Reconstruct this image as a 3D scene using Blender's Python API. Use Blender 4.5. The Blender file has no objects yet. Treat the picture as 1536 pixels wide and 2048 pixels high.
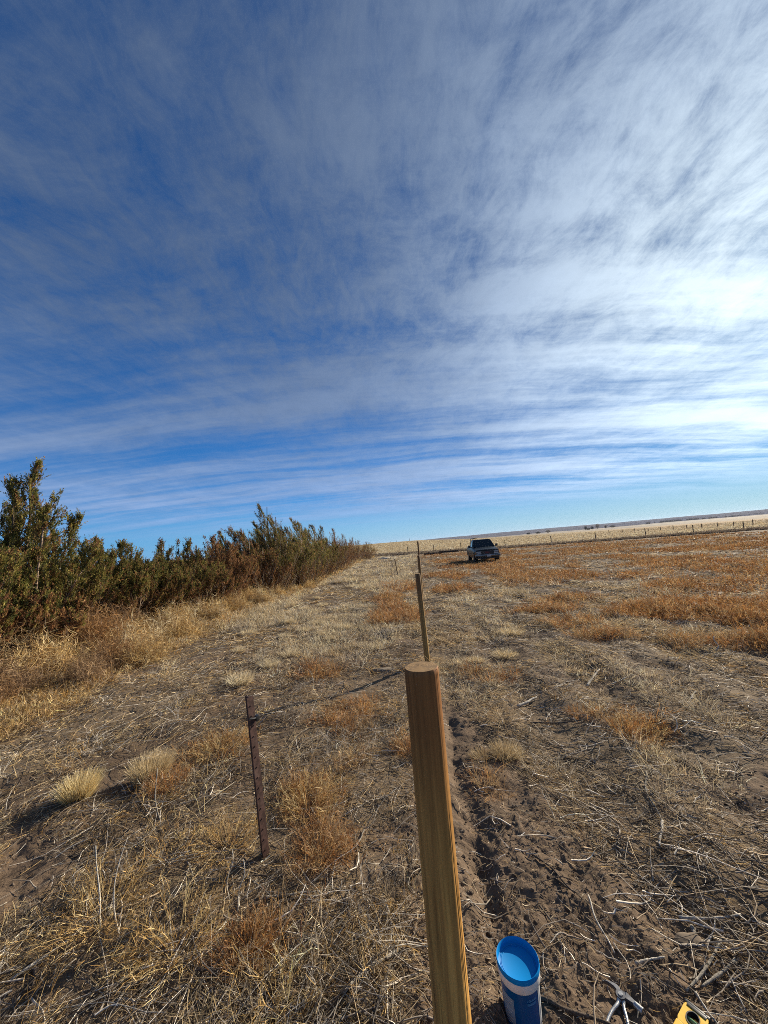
import bpy, bmesh, math, random
import numpy as np
from mathutils import Vector, Matrix
PI = math.pi
scene = bpy.context.scene
COL = scene.collection

# ------------------------------------------------------------------ camera
FPX, PITCH, ROLL, CAMZ = 739.0, math.radians(5.0), math.radians(4.78), 1.6
cam_d = bpy.data.cameras.new('camera')
cam = bpy.data.objects.new('camera', cam_d); COL.objects.link(cam)
cam_d.sensor_fit = 'VERTICAL'; cam_d.sensor_height = 24.0
cam_d.lens = 24.0 * FPX / 2048.0
cam_d.clip_start = 0.05; cam_d.clip_end = 60000
cam.matrix_world = Matrix.Translation((0, 0, CAMZ)) @ Matrix.Rotation(PI/2 + PITCH, 4, 'X') @ Matrix.Rotation(-ROLL, 4, 'Z')
scene.camera = cam

# ------------------------------------------------------------------ light, exposure
SUN_AZ, SUN_EL = math.radians(51), math.radians(22)      # azimuth from +Y towards +X
SUN = Vector((math.sin(SUN_AZ)*math.cos(SUN_EL), math.cos(SUN_AZ)*math.cos(SUN_EL), math.sin(SUN_EL)))
sd = bpy.data.lights.new('sun', 'SUN'); sun = bpy.data.objects.new('sun', sd); COL.objects.link(sun)
sd.energy = 5.0; sd.angle = math.radians(0.6); sd.color = (1.0, 0.88, 0.70)
sun.rotation_euler = SUN.to_track_quat('Z', 'Y').to_euler(); sun.location = (0, 0, 30)
scene.view_settings.view_transform = 'Standard'; scene.view_settings.look = 'None'
scene.view_settings.exposure = 0.78; scene.view_settings.gamma = 1.0
scene.render.engine = 'CYCLES'; scene.cycles.filter_width = 0.9; scene.cycles.use_denoising = False; scene.cycles.use_adaptive_sampling = False
scene.cycles.max_bounces = 8; scene.cycles.volume_bounces = 0

W = bpy.data.worlds.new('World'); scene.world = W; W.use_nodes = True
nt = W.node_tree; nt.nodes.clear()
class NG:
    """small helper to write node graphs"""
    def __init__(s, nt): s.nt = nt
    def n(s, t, **kw):
        nd = s.nt.nodes.new(t)
        for k, v in kw.items():
            if k == 'i':
                for a, b in v.items():
                    if isinstance(b, bpy.types.NodeSocket): s.nt.links.new(b, nd.inputs[a])
                    else: nd.inputs[a].default_value = b
            else: setattr(nd, k, v)
        return nd
    def m(s, op, a, b=None, c=None, clamp=False):
        nd = s.nt.nodes.new('ShaderNodeMath'); nd.operation = op; nd.use_clamp = clamp
        for i, v in enumerate((a, b, c)):
            if v is None: continue
            if isinstance(v, bpy.types.NodeSocket): s.nt.links.new(v, nd.inputs[i])
            else: nd.inputs[i].default_value = v
        return nd.outputs[0]
    def vm(s, op, a, b=None, out=0):
        nd = s.nt.nodes.new('ShaderNodeVectorMath'); nd.operation = op
        for i, v in enumerate((a, b)):
            if v is None: continue
            if isinstance(v, bpy.types.NodeSocket): s.nt.links.new(v, nd.inputs[i])
            else: nd.inputs[i].default_value = v
        return nd.outputs[out]
    def noise(s, vec, scale, detail=4, rough=0.55, dist=0.0, out='Fac'):
        nd = s.n('ShaderNodeTexNoise', i={'Scale': scale, 'Detail': detail, 'Roughness': rough, 'Distortion': dist})
        s.nt.links.new(vec, nd.inputs['Vector']); return nd.outputs[out]
    def ramp(s, v, a, b, c0=0.0, c1=1.0, smooth=True):
        nd = s.n('ShaderNodeMapRange', i={'Value': v, 'From Min': a, 'From Max': b, 'To Min': c0, 'To Max': c1})
        if smooth: nd.interpolation_type = 'SMOOTHSTEP'
        return nd.outputs[0]
    def mix(s, f, a, b, mode='MIX'):
        nd = s.nt.nodes.new('ShaderNodeMix'); nd.data_type = 'RGBA'; nd.blend_type = mode
        for i, v in ((0, f), (6, a), (7, b)):
            if isinstance(v, bpy.types.NodeSocket): s.nt.links.new(v, nd.inputs[i])
            elif i == 0: nd.inputs[0].default_value = v
            else: nd.inputs[i].default_value = (*v, 1) if len(v) == 3 else v
        return nd.outputs[2]
    def mapping(s, vec, rot=(0, 0, 0), scale=(1, 1, 1), loc=(0, 0, 0)):
        nd = s.n('ShaderNodeMapping', i={'Rotation': rot, 'Scale': scale, 'Location': loc})
        s.nt.links.new(vec, nd.inputs['Vector']); return nd.outputs[0]

g = NG(nt)
sky = g.n('ShaderNodeTexSky', sky_type='NISHITA', sun_disc=False)
sky.sun_elevation = SUN_EL; sky.sun_rotation = SUN_AZ; sky.altitude = 1500
sky.air_density = 1.0; sky.dust_density = 0.5; sky.ozone_density = 2.0
tc = g.n('ShaderNodeTexCoord').outputs['Generated']
nrm = g.vm('NORMALIZE', tc)
sep = g.n('ShaderNodeSeparateXYZ', i={0: nrm})
zc = g.m('MAXIMUM', sep.outputs[2], 0.0)
den = g.m('ADD', zc, 0.10)
px_ = g.m('DIVIDE', sep.outputs[0], den); py_ = g.m('DIVIDE', sep.outputs[1], den)
P = g.n('ShaderNodeCombineXYZ', i={0: px_, 1: py_, 2: 0.0}).outputs[0]     # a point on the high cloud sheet
sdot = g.m('MAXIMUM', g.vm('DOT_PRODUCT', nrm, tuple(SUN), out=1), 0.0)
# warp
wv = g.noise(P, 0.8, 3, 0.5, out='Color')
wv2 = g.vm('SCALE', g.vm('SUBTRACT', wv, (0.5, 0.5, 0.5))); wv2.node.inputs[3].default_value = 0.32
PW = g.vm('ADD', P, wv2)
bands = g.noise(g.mapping(PW, (0, 0, math.radians(-5)), (0.26, 1.9, 1), (3.1, 0.9, 0)), 1.0, 10, 0.62)      # long streaks left to right
broad = g.noise(g.mapping(PW, (0, 0, math.radians(20)), (0.6, 0.8, 1), (7.3, 2.2, 0)), 0.9, 3, 0.5)
fibre = g.noise(g.mapping(PW, (0, 0, math.radians(8)), (1.9, 1.0, 1), (1.3, 8.8, 0)), 6.5, 8, 0.72, 0.5)    # short combed fibres, running away from the camera
fine = g.noise(PW, 2.6, 12, 0.72, 0.4)
thin = g.noise(g.mapping(PW, (0, 0, math.radians(-3)), (0.10, 1.2, 1), (0.4, 5.2, 0)), 2.4, 10, 0.70)       # distant thin lines
high = g.ramp(sep.outputs[2], 0.20, 0.62)
cv = g.m('ADD', g.m('MULTIPLY', bands, g.m('MULTIPLY_ADD', high, -0.35, 0.95)), g.m('MULTIPLY', broad, 0.30))
cv = g.m('ADD', cv, g.m('MULTIPLY', fibre, g.m('MULTIPLY_ADD', high, 0.26, 0.14)))
cv = g.m('ADD', cv, g.m('MULTIPLY', fine, g.m('MULTIPLY_ADD', high, 0.40, 0.10)))
cv = g.m('ADD', cv, g.m('MULTIPLY', thin, g.m('MULTIPLY_ADD', high, -0.40, 0.42)))
glow = g.m('POWER', sdot, 2.0)
cv = g.m('ADD', cv, g.m('MULTIPLY', glow, 0.05))
cv = g.m('ADD', cv, g.m('MULTIPLY', high, 0.02))
a = g.ramp(cv, 0.74, 1.12)
low = g.ramp(sep.outputs[2], 0.03, 0.13)
a = g.m('MULTIPLY', a, g.m('MULTIPLY_ADD', low, 0.97, 0.0))
a = g.m('MULTIPLY', a, 0.90, clamp=True)
# the cloud veil: lit from behind, brighter and whiter towards the sun
lum = g.m('ADD', g.m('MULTIPLY', g.m('POWER', sdot, 5.4), 0.35), g.m('MULTIPLY_ADD', high, -0.095, 0.220))
lum = g.m('ADD', lum, g.m('MULTIPLY', g.m('POWER', sdot, 11.0), 0.30))
lum = g.m('ADD', lum, g.m('MULTIPLY_ADD', g.ramp(sep.outputs[2], 0.06, 0.34), -0.13, 0.13))
cc = g.mix(g.m('POWER', sdot, 4.5, clamp=True), (0.69, 1.00, 1.64), (0.98, 1.14, 1.22))
lum = g.m('MULTIPLY', lum, g.m('ADD', g.m('MULTIPLY', fine, 0.6), g.m('MULTIPLY_ADD', bands, 0.5, 0.50)))
cc = g.vm('SCALE', cc); g.nt.links.new(lum, cc.node.inputs[3])
# clear blue
skyc = g.vm('MULTIPLY', sky.outputs[0], (0.020, 0.062, 0.106))
dim = g.vm('SCALE', skyc); g.nt.links.new(g.m('MULTIPLY_ADD', g.m('POWER', sdot, 2.6), -0.50, 1.0), dim.node.inputs[3])
hz = g.m('MULTIPLY_ADD', g.ramp(sep.outputs[2], -0.03, 0.15), -0.88, 0.88)
hcol = g.mix(g.m('POWER', sdot, 1.2, clamp=True), (0.12, 0.34, 0.66), (0.46, 0.60, 0.66))
skyc = g.mix(hz, dim, hcol)
fin = g.mix(a, skyc, cc)
bg = g.n('ShaderNodeBackground', i={'Color': fin, 'Strength': 0.70})
wo = g.n('ShaderNodeOutputWorld', i={'Surface': bg.outputs[0]})

# ------------------------------------------------------------------ noise and terrain (numpy)
def _h(ix, iy, s):
    n = (ix.astype(np.int64)*374761393 + iy.astype(np.int64)*668265263 + s*1442695041) & 0x7fffffff
    n = ((n ^ (n >> 13)) * 1274126177) & 0x7fffffff
    return ((n ^ (n >> 16)) & 0xffff) / 65535.0
def vnoise(x, y, s=0):
    ix = np.floor(x); iy = np.floor(y); fx = x-ix; fy = y-iy
    fx = fx*fx*(3-2*fx); fy = fy*fy*(3-2*fy)
    a = _h(ix, iy, s); b = _h(ix+1, iy, s); c = _h(ix, iy+1, s); d = _h(ix+1, iy+1, s)
    return (a*(1-fx)+b*fx)*(1-fy) + (c*(1-fx)+d*fx)*fy
def fbm(x, y, s=0, o=4, r=0.5):
    t = 0; amp = 1; tot = 0
    for k in range(o):
        t = t + amp*vnoise(x*2**k, y*2**k, s+k*17); tot += amp; amp *= r
    return t/tot
def sm(x, a, b):
    t = np.clip((x-a)/(b-a), 0, 1); return t*t*(3-2*t)
def base(x, y):
    z = np.interp(y, [-50, 0, 1, 27, 62], [.3, 0, 0, -.45, -.6])
    b = x/np.maximum(y, 1)
    c = np.interp(b, [-.5, .08, .24, .45, .7, 1.], [2.8, 2.5, .2, -.9, -1.9, -2.6])
    t = np.clip((y-62)/200, 0, 1); z = z*(1-t)+c*t
    t2 = np.clip((y-262)/1700, 0, 1); return z*(1-t2)+(-9)*t2
def bare(x, y):                                  # 1 where the soil is bare and turned over
    s = x-.0837*y
    w_ = (fbm(x*1.7, y*1.7, 15)-.5)*.5; lim = np.interp(y, [1, 1.6, 2.2, 3, 4], [.85, .85, .62, .42, .2])
    b = sm(s+w_*.4, -.26, -.08)*(1-sm(s+w_, lim, lim+.35))*(1-sm(y, 3.2, 5))*1.25
    b = np.maximum(b, .75*sm(fbm(x*.9, y*.9, 5), .56, .68)*(1-sm(y, 20, 40)))
    b = np.maximum(b, .9*(1-sm(np.hypot((x+2.3)/.5, (y-2.1)/.35), .7, 1.2)))
    return np.clip(b*(.55+.9*fbm(x*3, y*3, 9)), 0, 1)
def hgt(x, y):
    x = np.asarray(x, float); y = np.asarray(y, float)
    z = base(x, y); r = np.hypot(x, y); near = 1-sm(r, 40, 90)
    s = x-.0837*y
    z = z + near*((fbm(x*.8, y*.8, 1)-.5)*.13 + (fbm(x*3.1, y*3.1, 2)-.5)*.05)
    nn = 1-sm(r, 8, 16); b = bare(x, y)
    z = z + nn*((fbm(x*9, y*9, 3, 4)-.5)*.036*(.35+b) + (1-np.abs(2*fbm(x*22, y*22, 4, 3)-1)-.8)*.018*b)
    wig = (fbm(x*1.5, y*1.5, 6)-.5)*.22
    gr = np.exp(-((s+wig-.18)/.06)**2)*.030*(.35+1.1*fbm(x*4, y*4, 19)) + np.exp(-((s+wig+.10)/.07)**2)*.022 - np.exp(-((s+wig-.04)/.08)**2)*.022
    z = z - gr*(1-sm(y, 3.5, 6))
    z = z - .018*np.sin(2*PI*(s+wig)/.76)*sm(s, .5, .9)*(1-sm(r, 14, 25))
    # a far fold in the land and a ditch bank in front of the wire fence
    d = (78-.44*x)-y
    z = z - .35*np.exp(-((d-6.0)/2.0)**2)*sm(y, 20, 35)
    z = z + sm(r, 120, 400)*(fbm(x/160, y/160, 8)-.5)*1.5*(1+ sm(r, 400, 2500)*6)
    return z
Z0 = float(hgt(0.07, 1.14))

# ------------------------------------------------------------------ mesh helpers
def new_mat(name):
    m = bpy.data.materials.new(name); m.use_nodes = True; m.node_tree.nodes.clear()
    g = NG(m.node_tree); return m, g
def tag(o, label=None, cat=None, group=None, kind=None):
    if label: o['label'] = label
    if cat: o['category'] = cat
    if group: o['group'] = group
    if kind: o['kind'] = kind
    return o
def link(o, parent=None):
    COL.objects.link(o)
    if parent: o.parent = parent
    return o
def empty(name, loc=(0, 0, 0), rz=0):
    o = bpy.data.objects.new(name, None); COL.objects.link(o); o.location = loc; o.rotation_euler = (0, 0, rz)
    o.empty_display_size = .1; return o
def np_mesh(name, V, F, mat, col=None, smooth=False):
    V = np.asarray(V, np.float32); F = np.asarray(F, np.int32); k = F.shape[1]
    me = bpy.data.meshes.new(name)
    me.vertices.add(len(V)); me.vertices.foreach_set('co', V.ravel())
    me.loops.add(F.size); me.loops.foreach_set('vertex_index', F.ravel())
    me.polygons.add(len(F)); me.polygons.foreach_set('loop_start', np.arange(0, F.size, k, dtype=np.int32))
    if smooth: me.polygons.foreach_set('use_smooth', np.ones(len(F), bool))
    if col is not None:
        ca = me.color_attributes.new('tint', 'FLOAT_COLOR', 'POINT')
        c4 = np.ones((len(V), 4), np.float32); c4[:, :3] = col
        ca.data.foreach_set('color', c4.ravel())
    me.update(calc_edges=True); me.materials.append(mat)
    return me
def np_obj(name, V, F, mat, parent=None, col=None, smooth=False):
    return link(bpy.data.objects.new(name, np_mesh(name, V, F, mat, col, smooth)), parent)
def bm_obj(name, bm, mat, parent=None, smooth=False):
    me = bpy.data.meshes.new(name); bm.normal_update(); bm.to_mesh(me); bm.free()
    if smooth:
        me.polygons.foreach_set('use_smooth', np.ones(len(me.polygons), bool))
        try: me.set_sharp_from_angle(angle=math.radians(38))
        except Exception: pass
    for m in (mat if isinstance(mat, (list, tuple)) else [mat]): me.materials.append(m)
    return link(bpy.data.objects.new(name, me), parent)
def bx(bm, c, s, rot=None, bev=0):
    M = Matrix.Translation(c) @ (rot or Matrix.Identity(4)) @ Matrix.Diagonal((*s, 1))
    r = bmesh.ops.create_cube(bm, size=1, matrix=M)
    if bev:
        es = list({e for v in r['verts'] for e in v.link_edges})
        bmesh.ops.bevel(bm, geom=es, offset=bev, segments=2, affect='EDGES', profile=.6)
def cyl(bm, p0, p1, r0, r1=None, seg=16, caps=True):
    p0 = Vector(p0); p1 = Vector(p1); d = p1-p0
    M = Matrix.Translation((p0+p1)/2) @ d.to_track_quat('Z', 'Y').to_matrix().to_4x4()
    bmesh.ops.create_cone(bm, cap_ends=caps, segments=seg, radius1=r0, radius2=r0 if r1 is None else r1, depth=d.length, matrix=M)
def lathe(bm, prof, seg=48, c=(0, 0, 0)):
    rings = []
    for r, z in prof:
        rings.append([bm.verts.new((c[0]+r*math.cos(2*PI*i/seg), c[1]+r*math.sin(2*PI*i/seg), c[2]+z)) for i in range(seg)] if r > 1e-6 else [bm.verts.new((c[0], c[1], c[2]+z))])
    for a, b in zip(rings, rings[1:]):
        for i in range(seg):
            j = (i+1) % seg
            if len(a) == 1: bm.faces.new((a[0], b[i], b[j]))
            elif len(b) == 1: bm.faces.new((a[i], b[0], a[j]))
            else: bm.faces.new((a[i], b[i], b[j], a[j]))
    bmesh.ops.recalc_face_normals(bm, faces=bm.faces)
def prism(bm, pts, z0, z1, bev=0):
    a = [bm.verts.new((x, y, z0)) for x, y in pts]; b = [bm.verts.new((x, y, z1)) for x, y in pts]
    n = len(pts); fs = [bm.faces.new(a[::-1]), bm.faces.new(b)]
    for i in range(n): fs.append(bm.faces.new((a[i], a[(i+1) % n], b[(i+1) % n], b[i])))
    bmesh.ops.recalc_face_normals(bm, faces=fs)
    if bev: bmesh.ops.bevel(bm, geom=[e for e in fs[1].edges], offset=bev, segments=2, affect='EDGES')
def tube_path(bm, pts, radii, seg=8):
    pts = [Vector(p) for p in pts]; rings = []
    for i, p in enumerate(pts):
        d = (pts[min(i+1, len(pts)-1)]-pts[max(i-1, 0)]).normalized()
        q = d.to_track_quat('Z', 'Y'); r = radii[i] if hasattr(radii, '__len__') else radii
        rings.append([bm.verts.new(p + q @ Vector((r*math.cos(2*PI*k/seg), r*math.sin(2*PI*k/seg), 0))) for k in range(seg)])
    for a, b in zip(rings, rings[1:]):
        best = min(range(seg), key=lambda o: sum((a[k].co-b[(k+o) % seg].co).length for k in range(0, seg, 2)))
        for k in range(seg): bm.faces.new((a[k], a[(k+1) % seg], b[(k+1+best) % seg], b[(k+best) % seg]))
    bm.faces.new(rings[0][::-1]); bm.faces.new(rings[-1])
    bmesh.ops.recalc_face_normals(bm, faces=bm.faces)

# ------------------------------------------------------------------ materials
def attr_mat(name, rough=.8, trans=0.3, noise_amt=.35, nscale=60, spec=.2):
    m, g = new_mat(name)
    at = g.n('ShaderNodeAttribute', attribute_name='tint').outputs['Color']
    co = g.n('ShaderNodeTexCoord').outputs['Object']
    f = g.ramp(g.noise(co, nscale, 3), .3, .7, 1-noise_amt, 1+noise_amt, False)
    c = g.vm('SCALE', at); m.node_tree.links.new(f, c.node.inputs[3])
    p = g.n('ShaderNodeBsdfPrincipled', i={'Base Color': c, 'Roughness': rough, 'Specular IOR Level': spec})
    out = p.outputs[0]
    if trans:
        t = g.n('ShaderNodeBsdfTranslucent', i={'Color': c})
        out = g.n('ShaderNodeMixShader', i={0: trans, 1: p.outputs[0], 2: t.outputs[0]}).outputs[0]
    g.n('ShaderNodeOutputMaterial', i={0: out}); return m
M_STRAW = attr_mat('dry_straw', .6, .30, .3, 40, .3)
M_LEAF = attr_mat('juniper_foliage', .7, .38, .35, 9, .15)
M_CLOD = attr_mat('soil_clod', .95, 0, .35, 70, .1)
M_STICK = attr_mat('weathered_stick', .85, 0, .4, 50, .15)
def simple(name, col, rough=.5, metal=0, var=.15, nscale=20, spec=.5, coat=0, bump=0, bscale=200, stretch=(1, 1, 1)):
    m, g = new_mat(name)
    co = g.mapping(g.n('ShaderNodeTexCoord').outputs['Object'], scale=stretch)
    n = g.noise(co, nscale, 5)
    f = g.ramp(n, .3, .7, 1-var, 1+var, False)
    c = g.vm('SCALE', col); m.node_tree.links.new(f, c.node.inputs[3])
    i = {'Base Color': c, 'Roughness': g.ramp(n, .2, .8, max(rough-.1, .02), min(rough+.1, 1)), 'Metallic': metal, 'Specular IOR Level': spec, 'Coat Weight': coat}
    if bump:
        b = g.n('ShaderNodeBump', i={'Strength': bump, 'Distance': .002, 'Height': g.noise(co, bscale, 4)}); i['Normal'] = b.outputs[0]
    p = g.n('ShaderNodeBsdfPrincipled', i=i); g.n('ShaderNodeOutputMaterial', i={0: p.outputs[0]}); return m

def ground_mat():
    m, g = new_mat('prairie_ground')
    at = g.n('ShaderNodeAttribute', attribute_name='tint').outputs['Color']
    geo = g.n('ShaderNodeNewGeometry').outputs['Position']
    sep = g.n('ShaderNodeSeparateXYZ', i={0: geo})
    dist = g.vm('LENGTH', geo, out=1)
    fine = g.noise(geo, 55, 6, .7); mid = g.noise(geo, 6.0, 6, .65); big = g.noise(geo, .8, 5, .6)
    st = g.noise(g.mapping(geo, (0, 0, .35), (.35, 1.6, 1)), 14, 7, .75, .5)          # matted litter
    st2 = g.noise(g.mapping(geo, (0, 0, -.1), (.12, .8, 1)), .9, 7, .72, .3)          # matted grass further off
    fd = g.ramp(dist, 6, 25)
    v = g.m('ADD', g.m('MULTIPLY', fine, .5), g.m('MULTIPLY', mid, .6))
    v = g.ramp(v, .30, .80, .55, 1.45, False)
    c = g.vm('SCALE', at); m.node_tree.links.new(v, c.node.inputs[3])
    dry = g.m('MULTIPLY', g.ramp(st, .50, .66), g.m('MULTIPLY_ADD', fd, .40, .06))
    c = g.mix(dry, c, (.33, .265, .175))
    v2 = g.ramp(st2, .33, .68, .62, 1.38, False); far = g.mix(fd, (1, 1, 1), v2)
    c = g.mix(1.0, c, far, 'MULTIPLY')
    far_t = g.noise(g.mapping(geo, (0, 0, .05), (.02, .12, 1)), 1.0, 6, .7)
    f3 = g.ramp(dist, 60, 200)
    c = g.mix(1.0, c, g.mix(f3, (1, 1, 1), g.ramp(far_t, .35, .68, .72, 1.3, False)), 'MULTIPLY')
    h = g.m('ADD', g.m('MULTIPLY', g.noise(geo, 140, 5, .7), .35), g.m('MULTIPLY', g.noise(geo, 32, 5, .65), 1.0))
    b = g.n('ShaderNodeBump', i={'Strength': .8, 'Distance': .012, 'Height': h})
    h2 = g.noise(geo, 3.0, 6, .75)
    b2 = g.n('ShaderNodeBump', i={'Strength': g.ramp(dist, 8, 30, 0, .9), 'Distance': .25, 'Height': h2, 'Normal': b.outputs[0]})
    p = g.n('ShaderNodeBsdfPrincipled', i={'Base Color': c, 'Roughness': .95, 'Specular IOR Level': .12, 'Normal': b2.outputs[0]})
    g.n('ShaderNodeOutputMaterial', i={0: p.outputs[0]}); return m
M_GROUND = ground_mat()

# ------------------------------------------------------------------ what grows where (world coordinates)
ORANGE = [(5.7,7.2,1.5,1.1,1),(6.3,6.1,1.5,1.0,1),(4.8,4.9,.9,.5,1),(4.1,5.1,.5,.35,.8),(3.15,5.8,.5,.3,.9),(3.05,6.8,.6,.35,.7),(3.5,8.3,.9,.4,.8),
          (.3,16.5,.9,2.5,.9),(.0,9.2,.55,1.6,1),(-.1,12.5,.5,1.2,.8),(2.2,13.4,.7,1.2,.8),(3.1,20.3,1.2,2.5,.9),(1.95,3.13,.28,.22,.9),(1.8,3.4,.3,.15,.6),
          (-.52,3.9,.3,.4,.8),(-.62,2.5,.2,.25,1),(-.5,2.15,.18,.14,.8),(-.7,1.68,.12,.1,1),(-1.6,3.3,.4,.3,.5),(-.42,3.0,.12,.12,.9),(.05,3.15,.1,.12,1),
          (7.2,5.4,1.5,1.2,1),(8.2,9.5,2.2,1.2,.4),(1.1,4.6,.3,.3,.4),(.55,2.6,.15,.15,.6),(-1.0,5.2,.4,.4,.5),(4.4,9.4,1.0,.5,.6)]
TREE_X = lambda y: np.interp(y, [-2, 4, 8, 10.3, 14, 20, 30, 42, 57, 69, 75], [-10.5, -8.8, -7.9, -7.2, -6.0, -5.3, -5.4, -4.9, -4.3, -2.8, -2.6])
def m_orange(x, y):
    m = np.zeros_like(x)
    for cx, cy, rx, ry, s in ORANGE:
        d = np.hypot((x-cx)/rx, (y-cy)/ry) + (fbm(x*2.5, y*2.5, 31)-.5)*1.3
        m = np.maximum(m, s*(1-sm(d, .55, 1.15)))
    f = .72*sm(fbm(x*.33, y*.16, 41), .48, .62)*sm(y, 11, 17)*sm(x-.0837*y, .6, 2.2)
    f = np.maximum(f, .5*sm(fbm(x*.5+9, y*.3, 43), .45, .58)*sm(y+x*.5, 10, 16)*sm(x, 3, 5))
    dF = (78-.44*x)-y
    return np.clip(np.maximum(m, f)*sm(dF, 8, 12), 0, 1)
def m_brush(x, y):                               # golden brush heaped along the cedars
    d = x-TREE_X(y)
    wdt = np.interp(y, [0, 3, 5.5, 8, 10, 14, 20, 40, 70], [3.4, 3.8, 3.5, 2.9, 2.4, 1.8, 1.1, .7, .5])
    return sm(d, -2.5, -1.0)*(1-sm(d+(fbm(x*.9, y*.9, 51)-.5)*2.0, wdt*.7, wdt*1.3))*(y < 72)
def m_pale(x, y):                                # bleached grass between brush and post line
    s = x-.0837*y
    f = sm(fbm(x*.7, y*.5, 61), .40, .56)*sm(-s, .15, .8)*sm(y, 5, 8)
    f = np.maximum(f, 
        .3*sm(fbm(x*1.1+4, y*.9, 63), .58, .66)*(1-sm(y, 9, 14))*sm(y, 2, 3)*sm(x, .3, .8))
    return np.clip(f, 0, 1)
def zone(x, y):
    n = len(x); soil = np.array([.112, .078, .051]); straw = np.array([.27, .205, .125]); orange = np.array([.27, .155, .07])
    pale = np.array([.46, .39, .255]); gold = np.array([.30, .21, .10]); dark = np.array([.10, .08, .06])
    r = np.hypot(x, y)
    c = np.tile(soil, (n, 1)); bb = bare(x, y); L = lambda c, t, m: c*(1-m[:, None]) + t*m[:, None]
    c = c*(.72+.62*fbm(x*.9, y*1.3, 72))[:, None]
    c = L(c, straw, .34*sm(fbm(x*.6, y*.5, 71), .42, .6)*(1-bare(x, y)) + .25*sm(r, 8, 25)*(1-bare(x, y)))
    c = L(c, np.array([.155, .110, .074]), .7*bb*(1-sm(r, 6, 14)))
    c = L(c, gold, .55*m_brush(x, y)); c = L(c, pale, .45*m_pale(x, y)*sm(r, 5, 14)); c = L(c, orange, m_orange(x, y)*(.30+.45*sm(r, 8, 25)))
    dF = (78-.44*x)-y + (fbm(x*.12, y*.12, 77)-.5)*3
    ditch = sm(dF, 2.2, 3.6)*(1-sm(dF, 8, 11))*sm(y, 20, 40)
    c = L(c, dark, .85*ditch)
    past = 1-sm(dF, 1.2, 2.6); past = past*(y > 5)
    c = L(c, pale*np.array([.80, .70, .54]), past)
    # rusty field beyond the second fence, then grey-tan plain
    b = x/np.maximum(y, 1)
    f2 = past*sm(b, .50, .72)*sm(r, 118, 140)
    c = L(c, np.array([.38, .25, .12]), f2*.85)
    c = L(c, np.array([.34, .28, .20]), sm(y, 250, 330)*sm(y, 5, 6))
    c = L(c, np.array([.20, .19, .17]), .8*sm(fbm(x/260, y/90, 81), .5, .62)*sm(y, 300, 600))
    c = L(c, np.array([.42, .36, .25]), .8*sm(fbm(x/200+5, y/120, 83), .54, .62)*sm(y, 300, 500))
    return c

# ------------------------------------------------------------------ ground: one sheet out to the horizon
def build_ground():
    az = np.concatenate([np.radians(np.arange(-62, 62.01, .22)), np.radians(np.arange(65, 296, 3.0))])
    r = [.35]
    while r[-1] < 60: r.append(r[-1]*(1.0052 if r[-1] > 1 else 1.03))
    while r[-1] < 6600: r.append(r[-1]*1.035)
    r = np.array(r); na, nr = len(az), len(r)
    A, Rr = np.meshgrid(az, r); x = (Rr*np.sin(A)).ravel(); y = (Rr*np.cos(A)).ravel()
    V = np.column_stack([x, y, hgt(x, y)])
    i = np.arange(nr-1)[:, None]*na; j = np.arange(na)[None, :]; j2 = (j+1) % na
    F = np.stack([i+j, i+na+j, i+na+j2, i+j2], -1).reshape(-1, 4)[:, ::-1]
    V = np.vstack([V, [[0, 0, float(hgt(0., 0.))]]]); c = len(V)-1
    cap = np.array([[c, (k+1) % na, k, k] for k in range(na)])
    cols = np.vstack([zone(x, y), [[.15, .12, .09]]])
    # close the small disc under the camera with triangles
    me = bpy.data.meshes.new('ground')
    F4 = F; T = cap[:, [0, 2, 1]]
    loops = np.concatenate([F4.ravel(), T.ravel()]).astype(np.int32)
    starts = np.concatenate([np.arange(0, F4.size, 4), F4.size+np.arange(0, T.size, 3)]).astype(np.int32)
    me.vertices.add(len(V)); me.vertices.foreach_set('co', V.astype(np.float32).ravel())
    me.loops.add(len(loops)); me.loops.foreach_set('vertex_index', loops)
    me.polygons.add(len(starts)); me.polygons.foreach_set('loop_start', starts)
    me.polygons.foreach_set('use_smooth', np.ones(len(starts), bool))
    ca = me.color_attributes.new('tint', 'FLOAT_COLOR', 'POINT')
    c4 = np.ones((len(V), 4), np.float32); c4[:, :3] = cols; ca.data.foreach_set('color', c4.ravel())
    me.update(calc_edges=True); me.materials.append(M_GROUND)
    o = link(bpy.data.objects.new('ground', me)); tag(o, kind='structure'); return o
build_ground()

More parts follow.
